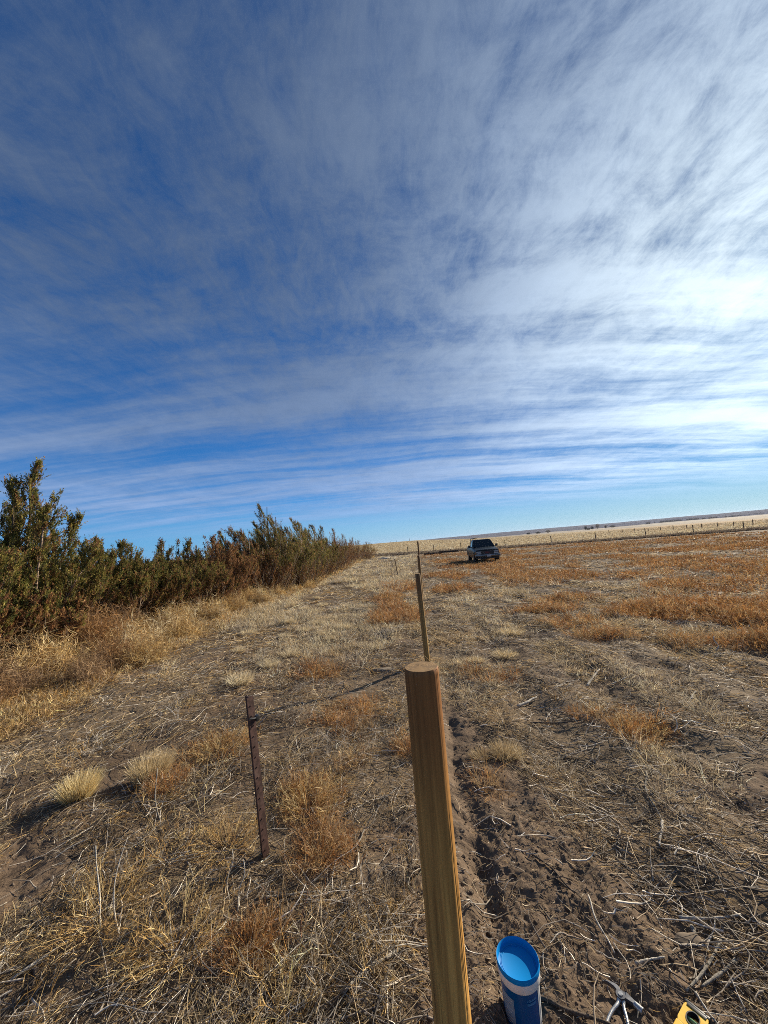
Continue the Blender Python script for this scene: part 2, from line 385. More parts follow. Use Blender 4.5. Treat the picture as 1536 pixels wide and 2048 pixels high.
# far hills on the horizon
def build_hills():
    m, g = new_mat('far_hills')
    geo = g.n('ShaderNodeNewGeometry').outputs['Position']
    n = g.noise(g.mapping(geo, scale=(.0012, .004, .01)), 1, 6, .65)
    c = g.mix(g.ramp(n, .4, .62), (.125, .125, .15), (.175, .17, .175))  # blue-grey base colour carries part of the distant haze
    p = g.n('ShaderNodeBsdfPrincipled', i={'Base Color': c, 'Roughness': 1.0, 'Specular IOR Level': 0.0}); g.n('ShaderNodeOutputMaterial', i={0: p.outputs[0]})
    az = np.radians(np.arange(-75, 80, .25)); V = []; D = [1750, 2100, 2650, 3300, 6000]
    deg = np.degrees(az)
    top = np.interp(deg, [-75, -5, 5, 10, 15, 25, 40, 60, 80], [6, 8, 12, 17, 20, 21.5, 22, 23, 23])*1.0
    top = top + (fbm(deg*.25, deg*0+3, 90)-.5)*5 + (fbm(deg*1.3, deg*0, 91, 3)-.5)*1.6
    H = [np.full_like(az, -14), top*.15-4+(fbm(deg*.8, deg*0, 92)-.5)*5, top*.55+(fbm(deg*.9, deg*0, 93)-.5)*5, top, top*0-20]
    for d, h in zip(D, H): V.append(np.column_stack([d*np.sin(az), d*np.cos(az), h]))
    V = np.vstack(V); n_ = len(az); i = np.arange(len(D)-1)[:, None]*n_; j = np.arange(n_-1)[None, :]
    F = np.stack([i+j, i+j+1, i+n_+j+1, i+n_+j], -1).reshape(-1, 4)
    tag(np_obj('hills', V, F, m, smooth=True), kind='structure')
build_hills()

# ------------------------------------------------------------------ strands: every dry stem, blade and straw
def strands(P0, az, el, L, Wd, col, rng, K=4, bend=-.4, curl=.3, follow=False, tube=False, lift=.004, jit=.12):
    """P0 (N,3), azimuth, elevation, length, width -> verts, quads, colours.  follow: the strand lies along the ground."""
    N = len(az); pts = np.zeros((N, K+1, 3)); pts[:, 0] = P0
    a = az.copy(); e = el.copy(); seg = (L/K)
    bn = bend*(.5+rng.random(N)); cu = curl*rng.normal(size=N)
    for k in range(K):
        d = np.column_stack([np.cos(e)*np.sin(a), np.cos(e)*np.cos(a), np.sin(e)])
        pts[:, k+1] = pts[:, k] + d*seg[:, None]
        e = e + bn/K + rng.normal(size=N)*jit; a = a + cu/K + rng.normal(size=N)*jit
    if follow:
        arc = pts[:, :, 2]-pts[:, :1, 2]
        pts[:, :, 2] = hgt(pts[:, :, 0], pts[:, :, 1]) + np.abs(arc)*.7 + lift
    T = np.gradient(pts, axis=1); T /= np.linalg.norm(T, axis=2, keepdims=True)+1e-9
    rv = rng.normal(size=(N, 1, 3)); rv[:, :, 2] *= .5
    S = np.cross(T, rv); S /= np.linalg.norm(S, axis=2, keepdims=True)+1e-9
    taper = np.linspace(1, .35, K+1)[None, :, None]*Wd[:, None, None]*.5
    if tube:
        B = np.cross(T, S); vs = []
        for q in range(3):
            th = 2*PI*q/3; vs.append(pts+(S*math.cos(th)+B*math.sin(th))*taper)
        V = np.stack(vs, 2); nq = 3
    else:
        V = np.stack([pts-S*taper, pts+S*taper], 2); nq = 2
    V = V.reshape(-1, 3)
    b = (np.arange(N)*(K+1)*nq)[:, None, None]; k = (np.arange(K)*nq)[None, :, None]
    if tube:
        q = np.arange(3)[None, None, :]; q2 = (q+1) % 3
        F = np.stack([b+k+q, b+k+q2, b+k+nq+q2, b+k+nq+q], -1).reshape(-1, 4)
    else:
        F = np.stack([b+k, b+k+1, b+k+3, b+k+2], -1).reshape(-1, 4)
    C = np.repeat(col, (K+1)*nq, axis=0)
    return V, F, C
class Acc:
    def __init__(s): s.V = []; s.F = []; s.C = []; s.n = 0
    def add(s, VFC):
        V, F, C = VFC; s.V.append(V); s.F.append(F+s.n); s.C.append(C); s.n += len(V)
    def obj(s, name, mat, parent=None): return np_obj(name, np.vstack(s.V), np.vstack(s.F), mat, parent, np.vstack(s.C))
def polar(rng, n, r0, r1, a0=-60, a1=60, p=1.0):
    r = np.exp(rng.random(n)*math.log(r1/r0))*r0; a = np.radians(a0+(a1-a0)*rng.random(n))
    return r*np.sin(a), r*np.cos(a), r
def pick(rng, n, cols, var=.25):
    c = np.array(cols)[rng.integers(0, len(cols), n)]; return np.clip(c*(1+var*rng.normal(size=(n, 1))), .01, .9)
STRAW = [(.52,.40,.24),(.44,.33,.19),(.28,.21,.13),(.62,.51,.34),(.19,.14,.09),(.46,.31,.13)]
GREY = [(.30,.26,.21),(.42,.37,.30),(.18,.15,.12),(.56,.51,.43),(.11,.088,.068),(.14,.11,.085)]
GOLD = [(.50,.33,.12),(.60,.43,.19),(.42,.25,.08),(.28,.17,.07),(.64,.50,.26)]
ORNG = [(.42,.21,.065),(.50,.29,.11),(.33,.15,.05),(.26,.125,.05),(.50,.35,.17),(.36,.24,.13)]
PALE = [(.66,.56,.36),(.58,.48,.30),(.72,.63,.45),(.50,.40,.24)]
def clear(x, y, r):                              # nothing grows through the tools
    return ((np.hypot(x-.65, y-1.38) > r*.75)&(np.hypot(x-.84, y-1.31) > r*.7)&(np.hypot(x-.328, y-1.398) > r*.75)).astype(float)
def lie_az(x, y, rng):                           # direction the wind has laid the litter
    s = sm(x, -2.0, 1.5)
    return np.radians(52*(1-s)+100*s) + rng.normal(size=len(x))*.95 + PI*(rng.random(len(x)) > .5)

def build_litter():
    rng = np.random.default_rng(11)
    # fine short litter
    for nm, n, r0, r1, Lm, Wm in (('dry_litter', 150000, 1.0, 9, .075, .0022), ('dry_litter', 120000, 7, 60, .22, .0)):
        x, y, r = polar(rng, n, r0, r1)
        keep = rng.random(n) < (1-.72*bare(x, y))*np.clip(.08+2.9*(fbm(x*1.9, y*1.9, 101)-.36), .10, .9)*clear(x, y, .09); keep &= ((78-.44*x)-y) > 1
        x, y, r = x[keep], y[keep], r[keep]; N = len(x)
        col = pick(rng, N, STRAW+GREY); rnd = rng.random(N) < .55*m_orange(x, y); col[rnd] = pick(rng, rnd.sum(), ORNG)
        gb = rng.random(N) < np.maximum(.6*m_brush(x, y), .18*(x-.0837*y < 0)); col[gb] = pick(rng, gb.sum(), GOLD)
        L = Lm*(.3+1.3*rng.random(N)**2)*np.clip(r/3, .7, 3.5)*(.85 if Wm else .55); Wd = np.maximum(.0018+.0022*rng.random(N), r*.0010)
        P0 = np.column_stack([x, y, np.zeros(N)])
        el = np.abs(rng.normal(size=N))*.22
        A = Acc(); A.add(strands(P0, lie_az(x, y, rng), el, L, Wd, col, rng, K=3, bend=-.3, curl=.6, follow=True, lift=.003+.012*rng.random((N, 1))))
        o = A.obj(nm, M_STRAW); tag(o, 'fine grey and tan dead grass litter matted over the bare soil' if Wm else 'matted dead grass and stalk litter over the middle of the field', 'plant litter', kind='stuff')
    # long laid stems, mostly left of the post line
    n = 6000; x, y, r = polar(rng, n, 1.2, 14, -60, 58)
    keep = rng.random(n) < (1-.97*bare(x, y))*np.where(x-.0837*y < 0, 1, .45)*clear(x, y, .30); x, y, r = x[keep], y[keep], r[keep]; N = len(x)
    A = Acc(); A.add(strands(np.column_stack([x, y, np.zeros(N)]), lie_az(x, y, rng), .05+.3*rng.random(N), .12+.30*rng.random(N), np.maximum(.003+.003*rng.random(N), r*.0011), pick(rng, N, GREY+STRAW[:2]+[(.62,.58,.52)]), rng, K=5, bend=-.4, curl=.25, follow=True, tube=True, lift=.02*rng.random((N, 1)), jit=.05))
    tag(A.obj('laid_stems', M_STRAW), 'long bleached stems laid flat by the wind across the ground', 'dead stems', kind='stuff')
    # coarse stubble pieces and twigs
    n = 17000; x, y, r = polar(rng, n, 1.05, 20, -60, 60)
    keep = rng.random(n) < (.35+.6*(x-.0837*y > .2))*(1-.75*bare(x, y))*clear(x, y, .16); x, y, r = x[keep], y[keep], r[keep]; N = len(x)
    A = Acc(); A.add(strands(np.column_stack([x, y, np.zeros(N)]), lie_az(x, y, rng)+rng.normal(size=N)*.5, .05+.2*rng.random(N), .05+.20*rng.random(N)**2, np.maximum(.005+.006*rng.random(N)**2, r*.0012), pick(rng, N, GREY+[(.10,.08,.06),(.62,.55,.44),(.34,.26,.17)]), rng, K=4, bend=-.3, curl=.8, follow=True, tube=True, lift=.004+.01*rng.random((N, 1)), jit=.16))
    tag(A.obj('stubble_twigs', M_STICK), 'short broken grey twigs and old crop stubble strewn over the soil', 'twigs', kind='stuff')
build_litter()

def clumps(rng, cx, cy, hgt_, n_each, cols, Wd0, spread=.35, K=4, rise=(.7, 1.45), bend=-.5, curl=.5, rad=.05, tube=False, jit=.13, branch=True, Ls=(.45, 1.0)):
    """stems radiating from plant centres, with side shoots"""
    N = len(cx)*n_each; i = np.repeat(np.arange(len(cx)), n_each)
    a = rng.random(N)*2*PI; rr = rad[i]*np.sqrt(rng.random(N)) if hasattr(rad, '__len__') else rad*np.sqrt(rng.random(N))
    x = cx[i]+rr*np.sin(a); y = cy[i]+rr*np.cos(a)
    el = rise[0]+(rise[1]-rise[0])*rng.random(N); L = hgt_[i]*(Ls[0]+(Ls[1]-Ls[0])*rng.random(N))
    W_ = np.maximum(Wd0*(.7+.6*rng.random(N)), np.hypot(x, y)*.0009)
    col = pick(rng, len(cx), cols, .18)[i]*(1+.22*rng.normal(size=(N, 1))); col = np.clip(col, .01, .9)
    P0 = np.column_stack([x, y, hgt(x, y)-.005])
    out = [strands(P0, a+rng.normal(size=N)*.5, el, L, W_, col, rng, K=K, bend=bend, curl=curl, tube=tube, jit=jit)]
    if branch:
        nq = 3 if tube else 2
        V = out[0][0].reshape(N, K+1, nq, 3).mean(2)
        for kk in (K-2, K-1):
            for rep in range(2):
                b = V[:, kk]; ab = a+rng.normal(size=N)*1.4
                out.append(strands(b, ab, el-.3+rng.normal(size=N)*.5, L*(.2+.25*rng.random(N)), W_*.75, col*(1+.1*rng.normal(size=(N, 1))), rng, K=2, bend=-.3, curl=.6, jit=.2))
    return out
def grow():
    rng = np.random.default_rng(5)
    # orange-brown weeds
    A = Acc()
    for n, r0, r1, a0, a1, ne, h in ((26000, 1.3, 9, -60, 62, 12, .17), (70000, 8, 60, -20, 62, 7, .17)):
        x, y, r = polar(rng, n, r0, r1, a0, a1); k = rng.random(n) < m_orange(x, y)**1.2*np.clip(.25+r*.08, 0, 1); x, y, r = x[k], y[k], r[k]
        cut = 5200 if r1 < 10 else 11000
        x, y, r = x[:cut], y[:cut], r[:cut]
        for o in clumps(rng, x, y, h*(.5+.8*rng.random(len(x)))*np.clip(r/5, .8, 1.3), ne, ORNG, .0022, rad=.05+.01*r, K=3, rise=(.5, 1.4), bend=-.2): A.add(o)
    tag(A.obj('orange_weeds', M_STRAW), 'rusty orange dead weeds growing in patches over the field', 'weeds', kind='stuff')
    # golden brush along the cedars
    A = Acc(); n = 60000; x, y, r = polar(rng, n, 2.5, 70, -62, 0); k = rng.random(n) < m_brush(x, y); x, y, r = x[k][:9000], y[k][:9000], r[k][:9000]
    hh = (.22+.45*rng.random(len(x))*sm(TREE_X(y)+2.2-x, -.5, 2.2))
    for o in clumps(rng, x, y, hh, 12, GOLD+[(.34,.24,.14),(.50,.42,.28)], .003, rad=.08+.006*r, K=4, rise=(.4, 1.35), bend=-1.0, curl=1.2): A.add(o)
    tag(A.obj('golden_brush', M_STRAW), 'golden dry brush tangled along the foot of the cedars', 'brush', kind='stuff')
    # bleached short grass
    A = Acc(); n = 60000; x, y, r = polar(rng, n, 2, 66, -55, 40); k = rng.random(n) < m_pale(x, y)*(1-m_brush(x, y)); x, y, r = x[k][:9000], y[k][:9000], r[k][:9000]
    for o in clumps(rng, x, y, (.08+.12*rng.random(len(x)))*np.clip(r/8, .9, 1.8), 14, PALE+STRAW[:2]+GREY[:2], .0020, rad=.05+.006*r, K=3, rise=(.5, 1.5), bend=-.5, branch=False): A.add(o)
    tag(A.obj('bleached_grass', M_STRAW), 'bleached pale short grass in the strip beside the line of posts', 'grass', kind='stuff')
    # scattered thin tan and gold weeds of the foreground, left of the post
    A = Acc(); n = 9000; x, y, r = polar(rng, n, 1.15, 7, -60, 60)
    p = np.where(x-.0837*y < -.05, .50, .08)*sm(fbm(x*2.6, y*2.6, 201), .46, .62)*(1-.95*bare(x, y))*clear(x, y, .3); k = rng.random(n) < p; x, y, r = x[k][:2600], y[k][:2600], r[k][:2600]
    for o in clumps(rng, x, y, (.09+.17*rng.random(len(x))), 8, GOLD+STRAW+GREY, .0025, rad=.05, K=5, rise=(.15, 1.3), bend=-.9, curl=1.4, tube=True): A.add(o)
    tag(A.obj('tan_weeds', M_STRAW), 'thin tan and golden dead weeds scattered over the near ground', 'weeds', kind='stuff')
    A = Acc(); n = 30000; x, y, r = polar(rng, n, 1.4, 14, -50, 60)
    p = sm(fbm(x*1.3+3, y*1.1, 211, 3), .50, .62)*(1-bare(x, y))*clear(x, y, .3)*(.12+.88*(x > .3)); k = rng.random(n) < p; x, y, r = x[k][:5200], y[k][:5200], r[k][:5200]
    for o in clumps(rng, x, y, (.05+.09*rng.random(len(x)))*np.clip(r/4, .9, 1.6), 12, STRAW[:2]+[(.52,.40,.22),(.60,.48,.28),(.42,.27,.12)], .0020, rad=.06+.006*r, K=3, rise=(.05, .7), bend=-.3, curl=.8, branch=False): A.add(o)
    tag(A.obj('matted_grass', M_STRAW), 'low mats of tan flattened grass between bare patches', 'grass', kind='stuff')
    # turned-over soil crumbs
    N = 34000; x, y, r = polar(rng, N, 1.05, 7, -50, 55); k = rng.random(N) < .08+.8*bare(x, y); x, y = x[k], y[k]; N = len(x)
    phi = (1+5**.5)/2; iv = np.array([(-1,phi,0),(1,phi,0),(-1,-phi,0),(1,-phi,0),(0,-1,phi),(0,1,phi),(0,-1,-phi),(0,1,-phi),(phi,0,-1),(phi,0,1),(-phi,0,-1),(-phi,0,1)])/1.9
    it = np.array([(0,11,5),(0,5,1),(0,1,7),(0,7,10),(0,10,11),(1,5,9),(5,11,4),(11,10,2),(10,7,6),(7,1,8),(3,9,4),(3,4,2),(3,2,6),(3,6,8),(3,8,9),(4,9,5),(2,4,11),(6,2,10),(8,6,7),(9,8,1)])
    s = .0016+.0095*rng.random(N)**7; V = iv[None]*s[:, None, None]*(1+.30*rng.normal(size=(N, 12, 3)))*np.array([1, 1, .7])
    V += np.stack([x, y, hgt(x, y)+s*.05], -1)[:, None]
    F = (it[None]+(np.arange(N)*12)[:, None, None]).reshape(-1, 3)
    tag(np_obj('soil_clods', V.reshape(-1, 3), F, M_CLOD, col=np.repeat(pick(rng, N, [(.105,.078,.056),(.09,.066,.048),(.14,.108,.08),(.12,.09,.065)], .12), 12, axis=0)), 'small crumbs and clods of brown soil', 'soil', kind='stuff')
    # sparse grass clumps of the pale field and the ditch bank
    A = Acc(); n = 16000; x, y, r = polar(rng, n, 55, 240, -10, 48); dF = (78-.44*x)-y; k = dF < 1.5; x, y, r = x[k], y[k], r[k]
    for o in clumps(rng, x, y, .18+.15*rng.random(len(x)), 5, PALE+STRAW[:3], .02, rad=.3+0*x, K=2, rise=(.6, 1.4), bend=-.3, branch=False): A.add(o)
    tag(A.obj('pale_field_grass', M_STRAW), 'pale dry grass of the open field beyond the wire fence', 'grass', kind='stuff')
    A = Acc(); n = 26000; x = -15+85*rng.random(n); dF = 3+6.5*rng.random(n); y = 78-.44*x-dF
    k = (x/np.maximum(y, 1) < 1.1); x, y = x[k], y[k]
    for o in clumps(rng, x, y, .25+.35*rng.random(len(x))**2, 5, [(.16,.12,.09),(.22,.17,.12),(.28,.22,.15),(.13,.10,.08)], .02, rad=.3+0*x, K=2, rise=(.6, 1.4), bend=-.3, branch=False): A.add(o)
    tag(A.obj('ditch_weeds', M_STRAW), 'dark brown weeds filling the ditch in front of the wire fence', 'weeds', kind='stuff')
grow()

# ------------------------------------------------------------------ bunchgrass tufts, each its own plant
def tuft(loc, h, rad, n, cols, label, seed, group=None, name='bunchgrass', cat='grass tuft', rise=(.85, 1.5), branch=False, w=.0022, bend=-.25, lean=(0, 0)):
    rng = np.random.default_rng(seed); N = n
    a = rng.random(N)*2*PI; q = np.sqrt(rng.random(N)); x = q*rad*.55*np.sin(a); y = q*rad*.55*np.cos(a)
    el = rise[1]-(rise[1]-rise[0])*q*(.6+.6*rng.random(N)); L = h*(.55+.5*rng.random(N)); d = math.hypot(*loc)
    col = pick(rng, N, cols, .15); P0 = np.column_stack([x, y, 0*x-.01])
    A = Acc(); A.add(strands(P0, a+rng.normal(size=N)*.35, el, L, np.maximum(w*(.7+.6*rng.random(N)), d*.0008), col, rng, K=4, bend=bend, curl=.3, jit=.07))
    for V in A.V: V[:, 0] += lean[0]*V[:, 2]; V[:, 1] += lean[1]*V[:, 2]
    if branch:
        P = A.V[0].reshape(N, 5, 2, 3).mean(2)
        for kk in (2, 3, 4):
            for rep in range(2): A.add(strands(P[:, kk], a+rng.normal(size=N)*1.2, el-.2+.5*rng.normal(size=N), L*(.15+.2*rng.random(N)), np.full(N, max(w*.8, d*.0007)), col, rng, K=2, bend=-.2, curl=.5))
    me = np_mesh(name, np.vstack(A.V), np.vstack(A.F), M_STRAW, np.vstack(A.C))
    o = link(bpy.data.objects.new(name, me)); o.location = (loc[0], loc[1], float(hgt(loc[0], loc[1])))
    tag(o, label, cat, group); return o
G_T = 'pale bunchgrass tufts'
tuft((-2.30, 2.73), .19, .12, 1500, [(.66,.52,.25),(.58,.44,.20),(.74,.62,.36)], 'bushy pale yellow bunchgrass tuft, the near left one of the pair', 1, G_T, lean=(.1, .05), rise=(1.05, 1.5))
tuft((-1.93, 2.93), .20, .155, 1700, [(.56,.44,.24),(.50,.38,.20),(.64,.53,.34)], 'wide tan bunchgrass tuft of the pair left of the rusty post', 2, G_T, lean=(.15, .1), rise=(1.05, 1.5))
tuft((-1.72, 2.80), .15, .11, 300, ORNG+[(.40,.18,.06)], 'small orange weed against the wide tan bunchgrass tuft', 3, name='orange_weed', cat='weed', rise=(.5, 1.3), branch=True)
tuft((.76, 2.95), .11, .15, 800, [(.48,.37,.21),(.42,.31,.16),(.54,.44,.28)], 'low pale tuft of grass right of the near wooden post', 4, G_T, lean=(.1, 0))
tuft((.60, 2.97), .09, .12, 350, [(.48,.37,.21),(.42,.31,.16)], 'flatter small grass tuft touching the low pale tuft beside the near post', 14, G_T, rise=(.5, 1.3))
k = 0
proto = [tuft((-1.5, 7.6), .24, .22, 420, PALE, 'pale bunchgrass in the strip between the cedars and the post line', 20+i, 'bunchgrass along the strip') for i in range(3)]
rs = random.Random(4)
spots = [(-1.5,7.6),(-2.27,7.86),(-1.22,7.15),(-1.08,8.0),(-2.5,9.1),(-1.93,5.8),(-2.84,6.9),(-2.27,10.4),(-1.8,8.8),(-3.1,10.2),(-1.2,9.6),(-2.2,12),(-3.4,12.6),(-1.4,11.4),(-2.8,14.2),(-1.75,6.3),(-2.1,5.1),(-1.9,8.1),(-3.2,8.3),(-2.6,11.2)]
for i, (x, y) in enumerate(spots):
    o = proto[i] if i < 3 else proto[i % 3].copy()
    if i >= 3: COL.objects.link(o)
    o.location = (x, y, float(hgt(x, y))-.01); s = rs.uniform(.4, .8); o.scale = (s*1.2, s*1.2, s); o.rotation_euler = (0, 0, rs.uniform(0, 6))
for (x, y, h, r_, lab) in ((1.52,5.33,.14,.2,'golden low grass clump behind the second wooden post, on its right'),(1.95,6.4,.15,.25,'pale low grass clump in the middle field, the farther of two'),(1.07,5.2,.10,.12,'tiny pale grass clump nearest the second wooden post')):
    tuft((x, y), h, r_, 420, PALE+[(.62,.45,.2)], lab, int(x*100), G_T, rise=(.4, 1.4))
for (x, y, h, r_, lab) in ((-.62,2.48,.22,.18,'golden orange branching weed just right of the rusty steel post'),(-.50,2.12,.20,.15,'golden weed in front of the orange one, right of the steel post base'),(-.70,1.66,.14,.09,'small deep orange weed between the steel post and the bottom edge'),
        (-1.02,1.70,.24,.22,'spreading golden straw weed in the bottom left foreground'),(-1.45,1.85,.22,.2,'thin straw coloured weed beside the bleached stalks at lower left'),(-1.58,3.3,.22,.25,'golden weed clump behind the rusty steel post on its left'),
        (-1.02,2.2,.20,.18,'tan weed just left of the rusty steel post'),(-2.35,2.05,.22,.09,'upright yellow weed on the bare patch at far lower left'),(.03,3.1,.20,.10,'small orange weed touching the left side of the near wooden post'),(1.92,3.15,.15,.30,'leaning golden weed patch in the right middle ground')):
    tuft((x, y), h*.85, r_*.9, 150, (ORNG if 'orange' in lab and 'golden orange' not in lab else GOLD+[(.66,.52,.26),(.6,.40,.16)]), lab, int(abs(x)*1000+y*7), 'single dead weeds near the camera', name='dead_weed', cat='weed', rise=(.45, 1.35), branch=True, w=.0028, bend=-.6)

# ------------------------------------------------------------------ cedars
def cedar_parts(seed, H, Rd, leaders, nleaf, brown, lean=(-.12, 0)):
    rng = np.random.default_rng(seed); wood = Acc(); leaf = []
    bases = []; barkc = np.array([[.20, .15, .11]])
    def limb(p0, az, el, L, w, K=6, bend=.5):
        V, F, C = strands(np.array([p0]), np.array([az]), np.array([el]), np.array([L]), np.array([w]), barkc*(1+.2*rng.normal()), rng, K=K, bend=bend, curl=.2, tube=True, jit=.06)
        wood.add((V, F, C)); return V.reshape(K+1, 3, 3).mean(1)
    sprays = []            # (point, direction, size, place along the branch)
    for li in range(leaders):
        az = 2.4*li+rng.random()*.6; q = 0 if li == 0 else (li/leaders)**.6; off = Rd*.74*q
        h = H if li == 0 else H*(1-.50*q**1.4)*(.74+.26*rng.random())
        p0 = np.array([off*.35*math.sin(az), off*.35*math.cos(az), -.05]); o2 = off*1.05
        if li == 0: az = math.atan2(lean[0], lean[1]+1e-6); o2 = H*math.hypot(*lean)*.5
        el = math.atan2(h, o2); ln = math.hypot(h, o2)*1.02; pts = limb(p0, az, el-.06, ln, .085*h/3.5, 8, .12)
        pts[:, 0] += lean[0]*(np.linspace(0, 1, 9)**3)*h*.35
        nb = int(38*(h/3.2)) + 8
        for kb in range(nb):
            t = (kb+rng.random())/nb; t = t**.9; i = min(int(t*8), 7); fr = t*8-i; b = pts[i]*(1-fr)+pts[i+1]*fr
            bl = (Rd*.70*(1-t)**.75+.07)*(.35+1.0*rng.random())*(.75+.4*(h/H))
            baz = rng.random()*2*PI; bel = .28+.45*t+rng.random()*.60
            bp = limb(b, baz, bel, bl, .018*(1-t)+.006, 5, .5+.5*rng.random())
            bp[:, 0] += lean[0]*(np.linspace(0, 1, 6)**2)*bl*.8
            for q_ in range(int(5+bl*20)):
                tt = .10+.92*rng.random()**.75; ii = min(int(tt*5), 4); ff = tt*5-ii; c = bp[ii]*(1-ff)+bp[ii+1]*ff; d = bp[ii+1]-bp[ii]
                sprays.append((c, d/(np.linalg.norm(d)+1e-9), (.12+.20*rng.random())*(.6+.6*(1-tt)), tt))
        tipd = pts[-1]-pts[-2]; tipd /= np.linalg.norm(tipd); tipd = tipd+np.array([lean[0]*1.5, 0, 0])
        for q_ in range(26): sprays.append((pts[-1]-tipd*.45*rng.random()+tipd*.1*rng.random(), tipd, .13*(.6+.5*rng.random()), 1.0))
    S = len(sprays); c = np.array([s[0] for s in sprays]); d = np.array([s[1] for s in sprays]); sz = np.array([s[2] for s in sprays])
    d = d + rng.normal(size=(S, 3))*.36 + np.array([lean[0], lean[1], .40]); d /= np.linalg.norm(d, axis=1, keepdims=True)
    per = max(4, int(2.0*nleaf/S)); N = S*per; i = np.repeat(np.arange(S), per); t = rng.random(N)
    pos = c[i]+d[i]*(sz[i]*t)[:, None]+rng.normal(size=(N, 3))*(.016*(1.1-t))[:, None]
    ld = d[i]+rng.normal(size=(N, 3))*.30; ld /= np.linalg.norm(ld, axis=1, keepdims=True)
    ls = (.024+.036*rng.random(N))*(1+.25*(nleaf < 50000))*(1.15-.5*t); 
    sd_ = np.cross(ld, rng.normal(size=(N, 3))); sd_ /= np.linalg.norm(sd_, axis=1, keepdims=True)+1e-9
    lw = ls*.17
    V = np.stack([pos, pos+ld*(ls*.45)[:, None]+sd_*lw[:, None], pos+ld*ls[:, None], pos+ld*(ls*.5)[:, None]-sd_*lw[:, None]], 1).reshape(-1, 3)
    F = np.arange(N*4).reshape(-1, 4)
    green = np.array([(.190,.172,.046),(.115,.122,.036),(.28,.225,.065),(.080,.088,.032)]); br = np.array([(.21,.105,.048),(.29,.160,.07),(.13,.066,.036)])
    sc = green[rng.integers(0, 4, S)]; bmask = rng.random(S) < np.clip((brown if brown > .6 else brown*.65)+.55*(1-sm(c[:, 2], .5, 1.5)), 0, .95); sc[bmask] = br[rng.integers(0, 3, bmask.sum())]
    cl = sc[i]*(1+.22*rng.normal(size=(N, 1)))*(.8+.4*rng.random()); tip = (t > .75)[:, None]; cl = np.where(tip, cl*1.25+np.array([.02, .008, 0]), cl)
    return wood, (V, F, np.repeat(np.clip(cl, .01, .5), 4, axis=0))
G_C = 'cedars in the windbreak row'
def cedar(x, y, H, Rd, leaders, nleaf, brown, label, seed, lean=(-.12, 0), rz=0):
    z = float(hgt(x, y)); e = empty('cedar_tree', (x, y, z)); tag(e, label, 'cedar tree', G_C)
    wood, lf = cedar_parts(seed, H, Rd, leaders, nleaf, brown, lean)
    wood.obj('trunk', M_STICK, e); np_obj('crown', lf[0], lf[1], M_LEAF, e, lf[2])
CED = [(-7.75,7.7,3.95,2.00,17,137500,0.30,'tallest cedar at the left edge, with two pointed tops against the sky',(.06,0)),
       (-9.55,8.0,3.01,1.58,11,37500,0.27,'cedar cut by the left edge behind the tallest one',(-.1,0)),
       (-6.95,9.9,2.22,1.75,17,87500,0.34,'low green cedar next after the tallest one',(.04,0)),
       (-6.75,11.8,2.30,1.85,17,62500,0.43,'short olive cedar between the low green one and the reddish one',(.05,0)),
       (-6.35,13.6,2.42,2.0,16,57500,0.92,'reddish brown half-dead cedar with small pointed tips',(.0,0)),
       (-5.65,15.2,2.90,1.79,17,70000,0.74,'brownish cedar with wispy tips blown to the left',(-.30,0)),
       (-5.15,16.6,3.96,1.79,17,80000,0.38,'tall dark cedar whose tip is the highest of the middle group',(-.26,0)),
       (-4.75,18.6,3.75,1.79,17,62500,0.41,'dark cedar just right of the highest middle one',(-.22,0)),
       (-4.65,21.2,3.80,1.90,16,52500,0.34,'green cedar in the middle of the row, rounded top',(-.18,0)),
       (-4.75,24.4,3.85,1.90,14,42500,0.41,'cedar with a narrow pointed tip right of the rounded one',(-.15,0)),
       (-4.75,28.6,3.75,2.02,14,35000,0.47,'dark green cedar toward the far end of the row',(-.12,0)),
       (-4.65,34.0,3.75,2.13,12,27500,0.92,'rust brown cedar second from the far end group',(-.1,0)),
       (-4.90,42.0,3.50,2.35,12,22500,0.74,'brownish cedar near the far end of the row',(-.1,0)),
       (-4.40,52.0,3.30,2.69,11,18750,0.68,'dark cedar last but one of the row',(-.05,0)),
       (-3.30,62.0,2.70,2.46,11,16250,0.61,'smallest cedar at the far right end of the row',(.0,0))]
CED += [(-8.3,10.9,2.35,1.6,12,42000,.35,'olive cedar in the rear of the row, between the tallest and the short olive one',(-.05,0)),
       (-7.9,13.0,2.45,1.7,12,36000,.5,'half-hidden cedar in the rear of the row, behind the reddish one',(-.05,0)),
       (-7.0,16.4,2.9,1.7,12,34000,.4,'half-hidden cedar in the rear of the row, left of the highest middle one',(-.2,0)),
       (-6.6,19.6,3.3,1.7,12,28000,.4,'half-hidden cedar in the rear of the row, behind the middle group',(-.2,0)),
       (-6.6,23.0,3.4,1.7,10,22000,.4,'half-hidden cedar in the rear of the row, behind the narrow pointed one',(-.2,0)),
       (-6.9,6.6,1.75,1.35,12,46000,.45,'low sprawling cedar at the left edge in front of the tallest one',(.05,0))]
for i, (x, y, H, Rd, ld, nl, br, lab, lean) in enumerate(CED): cedar(x, y, H, Rd, ld, nl, br, lab, 300+i, lean)

